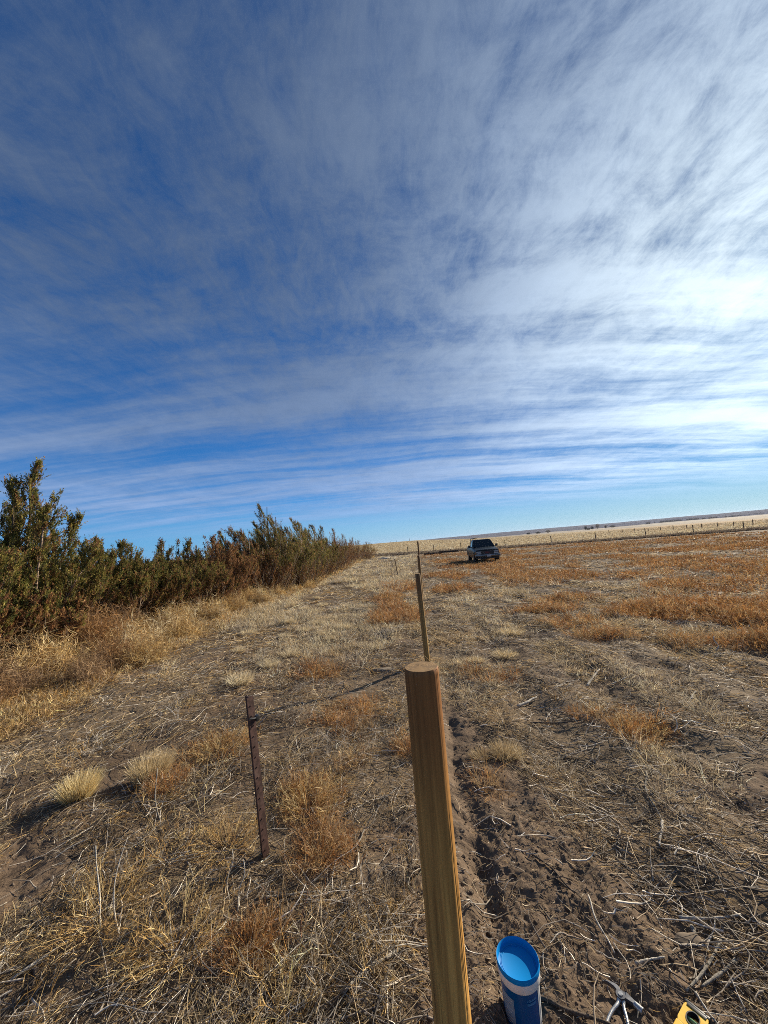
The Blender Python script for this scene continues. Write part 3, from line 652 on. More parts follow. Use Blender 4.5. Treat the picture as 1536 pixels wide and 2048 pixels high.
# tumbleweeds blown against the cedars
def tumble_mesh(seed, cols, n=420):
    rng = np.random.default_rng(seed); N = n
    a = rng.random(N)*2*PI; el = np.arcsin(np.clip(rng.random(N)*1.5-.5, -1, 1)); P0 = rng.normal(size=(N, 3))*np.array([.16, .16, .06])+np.array([0, 0, .22])
    col = pick(rng, N, cols, .2); A = Acc()
    A.add(strands(P0, a, el, .15+.50*rng.random(N)**.8*(.6+.6*fbm(a*1.2, el*1.5, seed)), np.full(N, .0065), col, rng, K=5, bend=.2, curl=1.6, jit=.28))
    P = A.V[0].reshape(N, 6, 2, 3).mean(2)
    for kk in (2, 3, 4, 5):
        for rep in range(2): A.add(strands(P[:, kk], rng.random(N)*2*PI, rng.normal(size=N)*.7, .08+.14*rng.random(N), np.full(N, .0055), col, rng, K=3, bend=.5, curl=1.5, jit=.3))
    V = np.vstack(A.V); V[:, 2] = np.maximum(V[:, 2], -.02)
    return np_mesh('tumbleweed', V, np.vstack(A.F), M_STRAW, np.vstack(A.C))
TM = [tumble_mesh(60, GOLD+[(.22,.14,.07)]), tumble_mesh(61, [(.42,.24,.10),(.34,.19,.08),(.20,.12,.06)]), tumble_mesh(62, GOLD+PALE[:2]+[(.26,.18,.10)]), tumble_mesh(63, [(.22,.14,.08),(.38,.25,.13)])]
rs = random.Random(9)
TS = [(-5.2,4.6,1.0,1),(-4.6,5.6,.8,3),(-5.9,4.9,1.1,3),(-4.4,6.6,.75,0),(-4.9,6.6,.9,1),(-6.7,8.8,1.9,3),(-6.2,7.6,1.7,1),(-6.6,7.3,1.3,1),(-7.2,6.6,1.5,1),(-6.2,6.5,1.2,0),(-7.0,8.3,1.2,1),(-6.0,8.6,1.1,0),(-6.5,9.1,1.2,3),(-5.4,9.3,1.0,2),(-5.9,10.2,1.1,0),(-5.2,10.9,1.1,2),(-6.1,11.3,1.2,3),(-5.1,12.2,1.0,0),(-5.6,12.9,1.2,1),
      (-4.7,13.5,1.0,2),(-5.3,14.0,1.1,0),(-4.6,15.2,.9,0),(-4.5,16.9,.9,2),(-4.2,18.6,.9,0),(-4.3,21,.9,2),(-5.6,6.0,1.2,0),(-6.3,5.4,1.2,1),(-5.0,7.4,1.0,2),(-4.8,8.4,.9,0),(-5.3,5.2,.9,3),(-7.3,7.7,1.6,3),(-6.9,9.9,1.5,1),(-7.4,8.9,1.6,0)]
for x, y, s, kk in TS:
    o = link(bpy.data.objects.new('tumbleweed', TM[kk])); s *= .85
    o.location = (x, y, float(hgt(x, y))-.10); o.scale = (s*rs.uniform(.9, 1.6), s*rs.uniform(.9, 1.5), s*rs.uniform(.85, 1.35)); o.rotation_euler = (rs.uniform(-.25, .25), rs.uniform(-.25, .25), rs.uniform(0, 6.28))
    tag(o, 'tangled dry tumbleweed piled against the foot of the cedars', 'tumbleweed', 'tumbleweeds along the cedars')

# ------------------------------------------------------------------ wooden posts
def wood_post_mat(name, c_dark, c_mid, c_gold):
    m, g = new_mat(name)
    co = g.n('ShaderNodeTexCoord').outputs['Object']; sep = g.n('ShaderNodeSeparateXYZ', i={0: co})
    grain = g.noise(g.mapping(co, scale=(60, 60, 1.6)), 1.0, 6, .7, .4); broad = g.noise(g.mapping(co, scale=(26, 26, 1.6)), 1.0, 5, .65, .8)
    crack = g.noise(g.mapping(co, scale=(95, 95, 2.2), loc=(3, 1, 0)), 1.0, 3, .5, .2)
    zt = g.ramp(g.m('ADD', sep.outputs[2], g.m('MULTIPLY', broad, .7)), .95, 1.50)
    c = g.mix(g.ramp(broad, .35, .62), c_mid, c_gold)
    c = g.mix(g.m('MULTIPLY', zt, .85), c, c_dark)
    c = g.mix(1.0, c, g.ramp(grain, .32, .68, .55, 1.4, False), 'MULTIPLY')
    kn = g.n('ShaderNodeTexVoronoi', i={'Vector': g.mapping(co, scale=(12, 12, 3.2), loc=(.3, .1, .7)), 'Scale': 1.0, 'Randomness': 1.0}).outputs['Distance']
    c = g.mix(g.ramp(kn, .05, .10, .7, 0), c, (.07, .032, .014))
    ck = g.ramp(crack, .66, .72); c = g.mix(g.m('MULTIPLY', ck, .7), c, (.03, .018, .01))
    b = g.n('ShaderNodeBump', i={'Strength': .6, 'Distance': .002, 'Height': g.m('SUBTRACT', grain, ck)})
    p = g.n('ShaderNodeBsdfPrincipled', i={'Base Color': c, 'Roughness': .62, 'Specular IOR Level': .3, 'Normal': b.outputs[0]})
    g.n('ShaderNodeOutputMaterial', i={0: p.outputs[0]})
    t, g = new_mat(name+'_end_grain')
    co = g.n('ShaderNodeTexCoord').outputs['Object']
    wv = g.n('ShaderNodeTexWave', wave_type='RINGS', rings_direction='Z', i={'Vector': g.vm('ADD', co, (.006, -.004, 0)), 'Scale': 42, 'Distortion': 1.2, 'Detail': 3, 'Detail Scale': 2})
    c = g.mix(wv.outputs['Fac'], (.23, .14, .065), (.36, .235, .115)); c = g.mix(g.ramp(g.noise(co, 45, 5, .7), .42, .62), c, (.20, .13, .07))
    saw = g.noise(g.mapping(co, (0, 0, .5), (1, 14, 1)), 30, 3); b = g.n('ShaderNodeBump', i={'Strength': .4, 'Distance': .001, 'Height': saw})
    p = g.n('ShaderNodeBsdfPrincipled', i={'Base Color': c, 'Roughness': .85, 'Specular IOR Level': .15, 'Normal': b.outputs[0]}); g.n('ShaderNodeOutputMaterial', i={0: p.outputs[0]})
    return m, t
PM, PT = wood_post_mat('treated_post_wood', (.215, .080, .024), (.42, .205, .055), (.58, .31, .080))
PM2, _ = wood_post_mat('darker_post_wood', (.15, .075, .030), (.22, .13, .045), (.34, .20, .06))  # same wood shader in darker tones, for the posts behind the near one
def wooden_post(x, y, top, r, label, seed, fine=False, lean=(0, 0)):
    z = float(hgt(x, y)); H = top-z; rng = np.random.default_rng(seed)
    e = empty('wooden_post', (x, y, z)); tag(e, label, 'fence post', 'wooden posts set in a row')
    if lean != (0, 0): e.rotation_euler = (lean[1], lean[0], 0)
    na, nz = (192, 160) if fine else (24, 12)
    th = np.linspace(0, 2*PI, na, endpoint=False); zz = np.concatenate([np.linspace(-.25, H-.006, nz), [H]])
    T, Zg = np.meshgrid(th, zz)
    Rr = r*(1+.010*np.cos(2*T+.5)+.006*np.cos(3*T+1.3))*(1+.03*(1-Zg/H))
    if fine:
        Rr = Rr + (fbm(T*14, Zg*1.3+2, seed, 3)-.5)*.0009 - .0025*sm(np.abs(fbm(T*9+7, Zg*1.0, seed+9, 2)-.5), .035, .0)*sm(fbm(T*2, Zg*2, seed+5, 2), .35, .6)
        Rr = Rr*(1+.02*(fbm(T*0+1, Zg*2.2, seed+2, 2)-.5))
    Rr[-1] *= .94; Rr[-2] *= .995
    V = np.column_stack([(Rr*np.cos(T)).ravel(), (Rr*np.sin(T)).ravel(), Zg.ravel()])
    i = np.arange(nz)[:, None]*na; j = np.arange(na)[None, :]; j2 = (j+1) % na
    F = np.stack([i+j, i+j2, i+na+j2, i+na+j], -1).reshape(-1, 4)
    np_obj('shaft', V, F, PM if fine else PM2, e, smooth=True)
    bm = bmesh.new(); ring = [bm.verts.new(V[nz*na+q]-np.array([0, 0, .0])) for q in range(na)]
    ctr = bm.verts.new((0, 0, H+.0008)); inner = [bm.verts.new((v.co.x*.55, v.co.y*.55, H+.0006)) for v in ring]
    for q in range(na):
        bm.faces.new((ring[q], ring[(q+1) % na], inner[(q+1) % na], inner[q])); bm.faces.new((inner[q], inner[(q+1) % na], ctr))
    bm_obj('sawn_top', bm, PT, e, smooth=True)
    if fine:                                       # drying checks in the sawn top
        bm = bmesh.new()
        for a0, a1, L in ((2.0, 1.9, .024), (2.6, 2.5, .016), (.55, .5, .020)):
            pts = [(.002*math.cos(a0), .002*math.sin(a0)), (L*math.cos(a0+.06), L*math.sin(a0+.06)), (L*.5*math.cos(a1-.02), L*.5*math.sin(a1-.02))]
            bm.faces.new([bm.verts.new((px-.002, py+.004, H+.0022)) for px, py in pts])
        bm_obj('check', bm, simple('dark_crack', (.03, .018, .01), .9), e)
wooden_post(.072, 1.14, 1.229, .0505, 'near wooden post with a flat sawn top, closest to the camera', 1, True)
wooden_post(0.433, 5.35, 1.145, .036, 'second wooden post of the row, just behind the near one', 2, False, (-.022, 0))
wooden_post(.974, 11.8, 1.16, .042, 'third wooden post of the row, rising above the second', 3)
wooden_post(1.765, 21.0, 1.62, .045, 'farthest and thinnest wooden post, standing highest in the row', 4)

# ------------------------------------------------------------------ steel T-posts
def rust_mat(name, c1, c2):
    m, g = new_mat(name); co = g.n('ShaderNodeTexCoord').outputs['Object']; n = g.noise(co, 35, 6, .7); n2 = g.noise(co, 8, 4)
    c = g.mix(g.ramp(n, .4, .62), c1, c2); c = g.mix(g.ramp(n2, .5, .7, 0, .4), c, (.22, .15, .12))
    b = g.n('ShaderNodeBump', i={'Strength': .5, 'Distance': .001, 'Height': n})
    p = g.n('ShaderNodeBsdfPrincipled', i={'Base Color': c, 'Roughness': .7, 'Metallic': .25, 'Normal': b.outputs[0]}); g.n('ShaderNodeOutputMaterial', i={0: p.outputs[0]}); return m
M_RUST = rust_mat('rusty_steel', (.042, .020, .015), (.095, .048, .038)); M_BLACK = simple('black_plastic', (.02, .02, .021), .45)
def steel_post(x, y, H, tx, ty, rz, label, detail):
    z = float(hgt(x, y)); e = empty('steel_t_post', (x, y, z), 0); tag(e, label, 't-post', 'steel posts')
    e.rotation_euler = (-ty, tx, rz) ; bm = bmesh.new()
    bx(bm, (0, 0, H/2-.15), (.040, .0046, H+.3)); bx(bm, (0, .0205, H/2-.15), (.0046, .036, H+.3))
    s = bm_obj('t_shaft', bm, M_RUST, e)
    if detail:
        zq = .04
        while zq < H-.02:
            bm = bmesh.new(); bx(bm, (0, -.0042, zq), (.011, .0042, .006), bev=.001); bm_obj('stud', bm, M_RUST, e); zq += .054
        return e
    return e
tp = steel_post(-.778, 2.115, .842, -.062, 0, math.radians(57), 'rusty steel T-post with studs standing in weeds left of the near wooden post', True)
bm = bmesh.new(); tube_path(bm, [(-.02, -.008, .735), (.0, -.013, .728), (.024, -.010, .722), (.034, .004, .716), (.02, .014, .72), (-.01, .010, .728)], .0055, 8)
bx(bm, (.026, -.004, .720), (.022, .026, .024), bev=.004); bm_obj('insulator_clip', bm, M_BLACK, tp, True)
bm = bmesh.new(); tube_path(bm, [(.028, -.012, .712), (.045, -.02, .705), (.07, -.03, .71), (.05, -.03, .70), (.02, -.02, .688)], .0016, 6); bm_obj('wire_tail', bm, simple('old_wire', (.30, .27, .24), .4, .8), tp)
steel_post(.512, 22.31, 1.02, -.115, 0, .3, 'thin dark steel post leaning left in the distant bleached grass', False)

# ------------------------------------------------------------------ blue tub, pliers, level
def tub():
    x, y = .328, 1.398; z = float(hgt(x, y)); e = empty('blue_tub', (x, y, z-.012), math.radians(-12)); tag(e, 'blue tub with recessed blue lid and white rim on the soil beside the near post', 'tub')
    H = .208; blue = simple('blue_label', (.003, .080, .24), .42, var=.10, nscale=9, spec=.3)
    m, g = new_mat('white_polypropylene'); co = g.n('ShaderNodeTexCoord').outputs['Object']
    c = g.mix(g.ramp(g.noise(co, 25, 5), .45, .7), (.74, .70, .64), (.68, .63, .56))
    p = g.n('ShaderNodeBsdfPrincipled', i={'Base Color': c, 'Roughness': .4, 'Specular IOR Level': .3}); g.n('ShaderNodeOutputMaterial', i={0: p.outputs[0]}); white = m
    m, g = new_mat('blue_lid'); co = g.n('ShaderNodeTexCoord').outputs['Object']
    d = g.ramp(g.noise(co, 16, 6, .65, .6), .50, .75); c = g.mix(g.m('MULTIPLY', d, .10), (.000, .200, .52), (.12, .36, .58))
    p = g.n('ShaderNodeBsdfPrincipled', i={'Base Color': c, 'Roughness': .5, 'Specular IOR Level': .12}); g.n('ShaderNodeOutputMaterial', i={0: p.outputs[0]}); lid = m
    bm = bmesh.new(); lathe(bm, [(0, 0), (.056, 0), (.0585, .003), (.0625, H-.045), (.0625, H-.041)], 72); bm_obj('body', bm, white, e, True)
    bm = bmesh.new(); lathe(bm, [(.0592, .008), (.0632, H-.052), (.0634, H-.050), (.0628, H-.0495)], 72)
    lab = bm_obj('label_wrap', bm, blue, e, True)
    bm = bmesh.new(); lathe(bm, [(.0626, H-.047), (.0668, H-.046), (.0692, H-.041), (.0700, H-.022), (.0690, H-.017), (.066, H-.016)], 72); bm_obj('rim', bm, white, e, True)
    bm = bmesh.new(); lathe(bm, [(.0655, H-.0165), (.0702, H-.0160), (.0708, H-.012), (.0702, H-.0015), (.0690, H), (.0672, H-.0012), (.0655, H-.006), (.0640, H-.018), (.0600, H-.0205), (.0575, H-.0195), (.0560, H-.0205), (.0535, H-.0197), (.052, H-.0205), (0, H-.0200)], 72); bm_obj('lid', bm, lid, e, True)
    # printed panels and lettering follow the cylinder
    def wrap(name, mat, u0, u1, z0, z1, dr=.0005):
        bm = bmesh.new(); n = 14; R = lambda zz: .0592+(.0634-.0592)*(zz-.008)/(H-.060)+dr; a = []
        for zz in (z0, z1): a.append([bm.verts.new((R(zz)*math.cos(u0+(u1-u0)*q/n), R(zz)*math.sin(u0+(u1-u0)*q/n), zz)) for q in range(n+1)])
        for q in range(n): bm.faces.new((a[0][q], a[0][q+1], a[1][q+1], a[1][q]))
        return bm_obj(name, bm, mat, lab)
    u = -PI/2+math.radians(12)-.24         # towards the camera
    wl = simple('printed_white', (.60, .60, .58), .5); grey = simple('printed_grey', (.20, .27, .33), .5); dk = simple('printed_navy', (.01, .05, .14), .5)
    wrap('white_stripe', wl, u+1.02, u+1.42, .01, H-.054); wrap('side_panel', grey, u-1.15, u-.42, .055, H-.075, .0006)
    wrap('navy_stripe', dk, u+1.16, u+1.20, .01, H-.055, .001)
    for q in range(9): wrap('fine_print', wl, u-1.08, u-.5-.1*(q % 3), H-.085-.009*q, H-.0835-.009*q, .0011)
    def text(s, size, uc, zc, mat):
        cu = bpy.data.curves.new('lettering', 'FONT'); cu.body = s; cu.size = size; cu.align_x = 'CENTER'; cu.resolution_u = 3
        t = bpy.data.objects.new('lettering', cu); COL.objects.link(t); bpy.context.view_layer.update()
        me = bpy.data.meshes.new_from_object(t.evaluated_get(bpy.context.evaluated_depsgraph_get())); bpy.data.objects.remove(t)
        R = .0634+.0012
        for v in me.vertices:
            a = uc+v.co.x/R; v.co = Vector((R*math.cos(a), R*math.sin(a), zc+v.co.y))
        me.materials.clear(); me.materials.append(mat); link(bpy.data.objects.new('lettering', me), lab)
    pl = simple('printed_light_blue', (.10, .36, .62), .5)
    text('1 QUART', .0085, u+.52, H-.070, pl)
    wrap('text_band', simple('printed_mid_blue', (.02, .16, .36), .5), u+.27, u+.77, H-.082, H-.0745, .0009)
    text('(946 mL)', .0058, u+.52, H-.0805, pl)
tub()
M_STEEL = simple('worn_steel', (.42, .42, .41), .38, .85, .2, 60, bump=.3); M_STEEL2 = simple('dark_steel', (.16, .16, .165), .4, .8, .3, 40)
def spline(pts, n=6):
    out = []
    for i in range(len(pts)-1):
        p0 = pts[max(i-1, 0)]; p1 = pts[i]; p2 = pts[i+1]; p3 = pts[min(i+2, len(pts)-1)]
        for k in range(n):
            t = k/n; out.append(tuple(.5*((2*p1[q])+(-p0[q]+p2[q])*t+(2*p0[q]-5*p1[q]+4*p2[q]-p3[q])*t*t+(-p0[q]+3*p1[q]-3*p2[q]+p3[q])*t**3) for q in range(len(p1))))
    out.append(tuple(pts[-1])); return out
def pliers():
    cx, cy = .673, 1.407; z = float(hgt(cx, cy)); e = empty('fencing_pliers', (cx+.002, cy+.014, z+.010)); tag(e, 'open steel fencing pliers with claw and hammer head lying on the soil', 'pliers')
    L = lambda pts: [(a-cx, b-cy) for a, b in pts]
    bm = bmesh.new(); prism(bm, L([(.635,1.456),(.650,1.4555),(.666,1.449),(.679,1.440),(.6835,1.430),(.681,1.421),(.673,1.417),(.668,1.424),(.664,1.434),(.652,1.4465)]), .004, .015, .002); bm_obj('claw_jaw', bm, M_STEEL2, e, True)
    bm = bmesh.new(); prism(bm, L([(.676,1.416),(.685,1.422),(.699,1.416),(.707,1.401),(.714,1.387),(.706,1.378),(.695,1.388),(.685,1.397),(.676,1.399)]), .003, .013, .002); bm_obj('hammer_jaw', bm, M_STEEL2, e, True)
    bm = bmesh.new(); cyl(bm, (.706-cx, 1.386-cy, .008), (.719-cx, 1.362-cy, .008), .0085, .0115, 24); bmesh.ops.bevel(bm, geom=list(bm.edges), offset=.001, segments=1); bm_obj('hammer_head', bm, M_STEEL, e, True)
    bm = bmesh.new(); cyl(bm, (0, 0, .001), (0, 0, .0185), .0155, .0145, 32); bm_obj('joint', bm, M_STEEL2, e, True)
    bm = bmesh.new(); cyl(bm, (0, 0, .018), (0, 0, .021), .008, .007, 24); bm_obj('rivet', bm, M_STEEL, e, True)
    p = spline([(.664-cx, 1.402-cy, .010), (.650-cx, 1.388-cy, .010), (.620-cx, 1.370-cy, .010), (.590-cx, 1.346-cy, .010), (.566-cx, 1.322-cy, .009), (.552-cx, 1.290-cy, .008), (.55-cx, 1.262-cy, .006)])
    bm = bmesh.new(); tube_path(bm, p, [.0068]*4+[.0055]*(len(p)-4), 12); bm_obj('handle', bm, M_STEEL, e, True)
    p = spline([(.676-cx, 1.400-cy, .008), (.664-cx, 1.376-cy, .008), (.657-cx, 1.352-cy, .008), (.646-cx, 1.322-cy, .008), (.640-cx, 1.29-cy, .007), (.65-cx, 1.262-cy, .005)])
    bm = bmesh.new(); tube_path(bm, p, [.0068]*4+[.0055]*(len(p)-4), 12); bm_obj('handle', bm, M_STEEL, e, True)
pliers()
def level():
    yel = simple('yellow_plastic', (.80, .46, .01), .42, var=.12, nscale=30, coat=.15)
    # local x runs along the tool, away from its visible end; y across
    a = Vector((.8600, 1.3660)); b = Vector((.8965, 1.3200)); ax = Vector((-.835, -.55)); ax.normalize(); mid = (a+b)/2; w = .064
    z = float(hgt(mid.x, mid.y)); e = empty('spirit_level', (mid.x, mid.y, z+.012), math.atan2(ax.y, ax.x)); tag(e, 'yellow spirit level with black end cap lying on twigs at the bottom edge', 'spirit level')
    n = 28; hole = [(.036+.021*math.cos(2*PI*k/n), .0155*math.sin(2*PI*k/n)) for k in range(n)]
    bm = bmesh.new(); o = []
    Lx = .23; sq = []
    for k in range(n):
        t = 2*PI*k/n; c, s = math.cos(t), math.sin(t); q = 1/max(abs(c)/.036, abs(s)/(w/2)); sq.append((.036+c*q, s*q))
    for z0 in (0, .022):
        o.append(([bm.verts.new((x, y, z0)) for x, y in hole], [bm.verts.new((x, y, z0)) for x, y in sq]))
    for k in range(n):
        j = (k+1) % n
        bm.faces.new((o[0][0][k], o[0][0][j], o[0][1][j], o[0][1][k])); bm.faces.new((o[1][0][k], o[1][1][k], o[1][1][j], o[1][0][j]))
        bm.faces.new((o[0][0][k], o[1][0][k], o[1][0][j], o[0][0][j])); bm.faces.new((o[0][1][k], o[0][1][j], o[1][1][j], o[1][1][k]))
    bmesh.ops.recalc_face_normals(bm, faces=bm.faces); bx(bm, (.072+(Lx-.072)/2+.0005, 0, .011), (Lx-.072, w, .022), bev=.0015)
    bm_obj('frame', bm, yel, e)
    bm = bmesh.new(); bx(bm, (-.004, 0, .011), (.010, w+.003, .025), bev=.003); bx(bm, (.004, 0, .0225), (.010, w*.8, .003), bev=.001); bm_obj('end_cap', bm, M_BLACK, e, True)
    bm = bmesh.new(); P_ = [(.036+.0235*math.cos(2*PI*k/n), .018*math.sin(2*PI*k/n), .0235) for k in range(n)]
    for q in range(n):
        p0 = P_[q]; p1 = P_[(q+1) % n]; h0 = hole[q]; h1 = hole[(q+1) % n]
        v = [bm.verts.new(p0), bm.verts.new(p1), bm.verts.new((h1[0]*.98+.036*.02, h1[1]*.96, .0235)), bm.verts.new((h0[0]*.98+.036*.02, h0[1]*.96, .0235))]; bm.faces.new(v)
        w0 = bm.verts.new((h0[0]*.98+.036*.02, h0[1]*.96, .004)); w1 = bm.verts.new((h1[0]*.98+.036*.02, h1[1]*.96, .004)); bm.faces.new((v[3], v[2], w1, w0))
    bmesh.ops.remove_doubles(bm, verts=bm.verts, dist=.0001); bm_obj('vial_bezel', bm, M_BLACK, e, True)
    m, g = new_mat('green_vial'); p = g.n('ShaderNodeBsdfPrincipled', i={'Base Color': (.35, .60, .28, 1), 'Roughness': .08, 'Transmission Weight': .5}); g.n('ShaderNodeOutputMaterial', i={0: p.outputs[0]})
    bm = bmesh.new(); cyl(bm, (.036, -.015, .011), (.036, .015, .011), .0062, seg=20); bm_obj('vial', bm, m, e, True)
level()

# ------------------------------------------------------------------ sticks and stones one could pick up
def stick(p0, p1, r, label, cols=(.42, .38, .32), seed=0, z0=.012, z1=.012, knots=1.0, name='stick', cat='stick'):
    rng = random.Random(seed); a = Vector((p0[0], p0[1], float(hgt(*p0))+z0)); b = Vector((p1[0], p1[1], float(hgt(*p1))+z1)); n = 14; d = (b-a); s = d.cross(Vector((0, 0, 1))).normalized() if abs(d.normalized().z) < .95 else Vector((1, 0, 0)); L = d.length
    w1 = rng.uniform(-.05, .05)*L*knots; w2 = rng.uniform(-.02, .02)*L*knots; pts = []; rad = []
    for k in range(n+1):
        t = k/n; q = d*t+s*(w1*math.sin(PI*t)+w2*math.sin(2.7*PI*t+1)); 
        if z0 < .05 and z1 < .05:
            zz = max((a+q).z, float(hgt((a+q).x, (a+q).y))+r*.8); q.z = zz-a.z
        pts.append(q); rad.append(r*(1-.4*t)*(1+.22*rng.uniform(-1, 1)))
    bm = bmesh.new(); tube_path(bm, pts, rad, 9)
    me = bpy.data.meshes.new(name); bm.to_mesh(me); bm.free(); me.polygons.foreach_set('use_smooth', np.ones(len(me.polygons), bool))
    ca = me.color_attributes.new('tint', 'FLOAT_COLOR', 'POINT'); c4 = np.ones((len(me.vertices), 4), np.float32); c4[:, :3] = cols; ca.data.foreach_set('color', c4.ravel())
    me.materials.append(M_BARKSTICK); o = link(bpy.data.objects.new(name, me)); o.location = a; tag(o, label, cat, 'loose sticks' if name == 'stick' else None); return o
def bark():
    m, g = new_mat('split_grey_wood'); at = g.n('ShaderNodeAttribute', attribute_name='tint').outputs['Color']; co = g.n('ShaderNodeTexCoord').outputs['Object']
    n = g.noise(g.mapping(co, scale=(1, 1, 3)), 70, 6, .75, .8); c = g.mix(1.0, at, g.ramp(n, .35, .65, .30, 1.45, False), 'MULTIPLY')
    b = g.n('ShaderNodeBump', i={'Strength': 1.0, 'Distance': .004, 'Height': n}); p = g.n('ShaderNodeBsdfPrincipled', i={'Base Color': c, 'Roughness': .9, 'Specular IOR Level': .1, 'Normal': b.outputs[0]}); g.n('ShaderNodeOutputMaterial', i={0: p.outputs[0]}); return m
M_BARKSTICK = bark()
LT = (.50, .46, .39); GR = (.30, .27, .22); DK = (.13, .10, .075); WH = (.56, .51, .42)
for i, (p0, p1, r, lab, c, *zz) in enumerate([
    ((-.293,1.466), (-.071,1.642), 0.0072, 'straight pale stick lying diagonally left of the near post base', LT),
    ((-.713,1.859), (-.45,1.883), 0.0065, 'knotty grey broken stick lying level below the rusty steel post', GR),
    ((-1.62,1.60), (-1.44,1.90), 0.0062, 'bleached curved stick at the lower left edge', LT),
    ((-1.58,1.66), (-1.50,1.55), 0.0074, 'gnarled dark stub at the foot of the bleached curved stick', DK),
    ((1.16,1.516), (.968,1.441), 0.0064, 'grey stick slanting toward the yellow level from the right edge', GR),
    ((1.177,1.596), (.90,1.42), 0.0059, 'thick weathered stick ending just above the yellow level', GR),
    ((.928,1.415), (.931,1.30), 0.0040, 'thin straight stick passing right of the yellow level', LT),
    ((1.99,4.07), (2.31,4.39), 0.0124, 'white bleached stalk piece alone on the bare middle field', WH),
    ((1.15,3.78), (1.40,3.95), 0.0136, 'pale split stalk lying in the grass right of the second post', LT),
    ((1.63,4.03), (1.94,4.23), 0.0072, 'thin pale stick left of the white bleached stalk piece', LT),
    ((2.22,4.01), (2.48,4.13), 0.0062, 'thin pale stick right of the white bleached stalk piece', LT),
    ((2.69,3.58), (2.85,3.72), 0.0093, 'short white stalk piece farthest right on the bare middle field', WH),
    ((1.58,2.60), (1.376,2.168), 0.0062, 'long split grey stalk bent in a shallow curve right of the post', GR),
    ((1.39,2.185), (1.263,2.04), 0.0074, 'frayed pale end piece below the long split grey stalk', LT),
    ((.756,1.781), (.741,1.565), 0.0040, 'thin white curved stem on the bare soil above the pliers', WH),
    ((.60,2.045), (.703,1.786), 0.0048, 'dark thin root curving over the bare soil right of the post', DK),
    ((1.087,1.695), (1.324,1.668), 0.0056, 'thin level twig near the right edge above the thick sticks', LT),
    ((1.112,1.661), (1.07,1.586), 0.0081, 'stubby forked grey stub under the thin level twig', GR),
    ((.385,1.438), (.60,1.335), 0.0074, 'brown stick running right from behind the blue tub', DK),
    ((-.261,2.277), (-.331,2.108), 0.0048, 'brown stick leaning in the weeds between the steel and wooden posts', GR),
    ((-.143,1.838), (-.113,1.722), 0.0048, 'short pale stick close to the left side of the near post', LT),
    ((-.62,1.448), (-.523,1.549), 0.0048, 'grey stick in the weeds at the bottom edge left of centre', GR),
    ((1.13,3.41), (1.61,3.32), 0.0068, 'dark long twig lying level in the middle ground', DK),
    ((1.93,2.79), (1.94,2.45), 0.0064, 'dark root-like twig at the right edge in front of the weed patch', DK),
    ((.785,1.51), (.90,1.518), 0.0048, 'pale twig just above the head of the pliers', LT),
    ((1.40,5.6), (1.95,5.9), 0.0074, 'dark twig flat on the ground beyond the pale grass clump', DK)]):
    stick(p0, p1, r, lab, c, 40+i)
# upright dead stalks
for i, (p0, p1, r, zt, lab, c) in enumerate([
    ((-1.53,2.44), (-1.62,2.55), 0.0043, .27, 'upright bare grey twig in front of the tan bunchgrass tuft', GR),
    ((-1.40,1.78), (-1.50,1.88), 0.0040, .30, 'tall bleached upright stalk at the lower left', WH),
    ((-1.30,1.76), (-1.36,1.90), 0.0031, .30, 'thinner upright stalk just right of the tall bleached one', LT),
    ((-.88,1.86), (-.87,1.92), 0.0028, .19, 'slender white upright stem under the rusty steel post', WH),
    ((-.83,1.82), (-.80,1.88), 0.0028, .17, 'slender white upright stem nearest the knotty broken stick', LT),
    ((-.47,1.63), (-.46,1.72), 0.0025, .16, 'reddish upright stem above the straight pale stick', (.35,.18,.10)),
    ((3.93,4.73), (4.05,4.85), 0.0074, .15, 'white upright stub in front of the orange weed patch on the right', WH)]):
    stick(p0, p1, r, lab, c, 80+i, z0=-.02, z1=zt, knots=3.2, name='dead_stalk', cat='dead stalk')
def stone(x, y, s, lab, col, seed):
    rng = np.random.default_rng(seed); bm = bmesh.new(); bmesh.ops.create_icosphere(bm, subdivisions=4, radius=1)
    for v in bm.verts:
        c = v.co; f = 1+.45*(float(fbm(np.array([c.x*1.3+seed]), np.array([c.y*1.3+c.z]), seed, 4)[0])-.5)*2*.6
        v.co = Vector((c.x*s[0]*f, c.y*s[1]*f, c.z*s[2]*f))
    o = bm_obj('stone', bm, simple('stone_%d' % seed, col, .95, 0, .25, 30, .1, bump=.8, bscale=60), None, True); o.location = (x, y, float(hgt(x, y))+s[2]*.2); tag(o, lab, 'stone', 'loose stones'); return o
stone(-.20, 5.2, (.15, .09, .035), 'flat greyish stone lying left of the second wooden post', (.20, .165, .125), 1)
stone(1.051, 1.60, (.055, .038, .022), 'rounded brown clod of earth among the sticks near the right edge', (.17, .135, .10), 2)
stone(-.62, 55.5, (1.0, .5, .22), 'low pale heap of rubble at the far end of the cedar row', (.48, .42, .33), 3)

# ------------------------------------------------------------------ railway ties on the ground by the ditch
M_TIE = simple('creosoted_timber', (.07, .045, .032), .85, 0, .35, 6, .2, bump=.6, bscale=40, stretch=(1, 8, 8))
def tie(x0, y0, x1, y1, w, zoff, lab):
    a = Vector((x0, y0)); b = Vector((x1, y1)); m = (a+b)/2; d = b-a; z = float(hgt(m.x, m.y)); bm = bmesh.new(); bx(bm, (0, 0, 0), (d.length, w, w*.9), bev=.015)
    o = bm_obj('timber', bm, M_TIE); o.location = (m.x, m.y, z+w*.45+zoff); o.rotation_euler = (0, 0, math.atan2(d.y, d.x)); tag(o, lab, 'timber', 'timbers by the ditch')
tie(5.7, 58.0, 8.4, 57.2, .28, .02, 'dark squared timber on the ground, the lower left of two')
tie(7.9, 56.6, 10.7, 55.8, .30, .18, 'dark squared timber with a pale end, overlapping the other on its right')

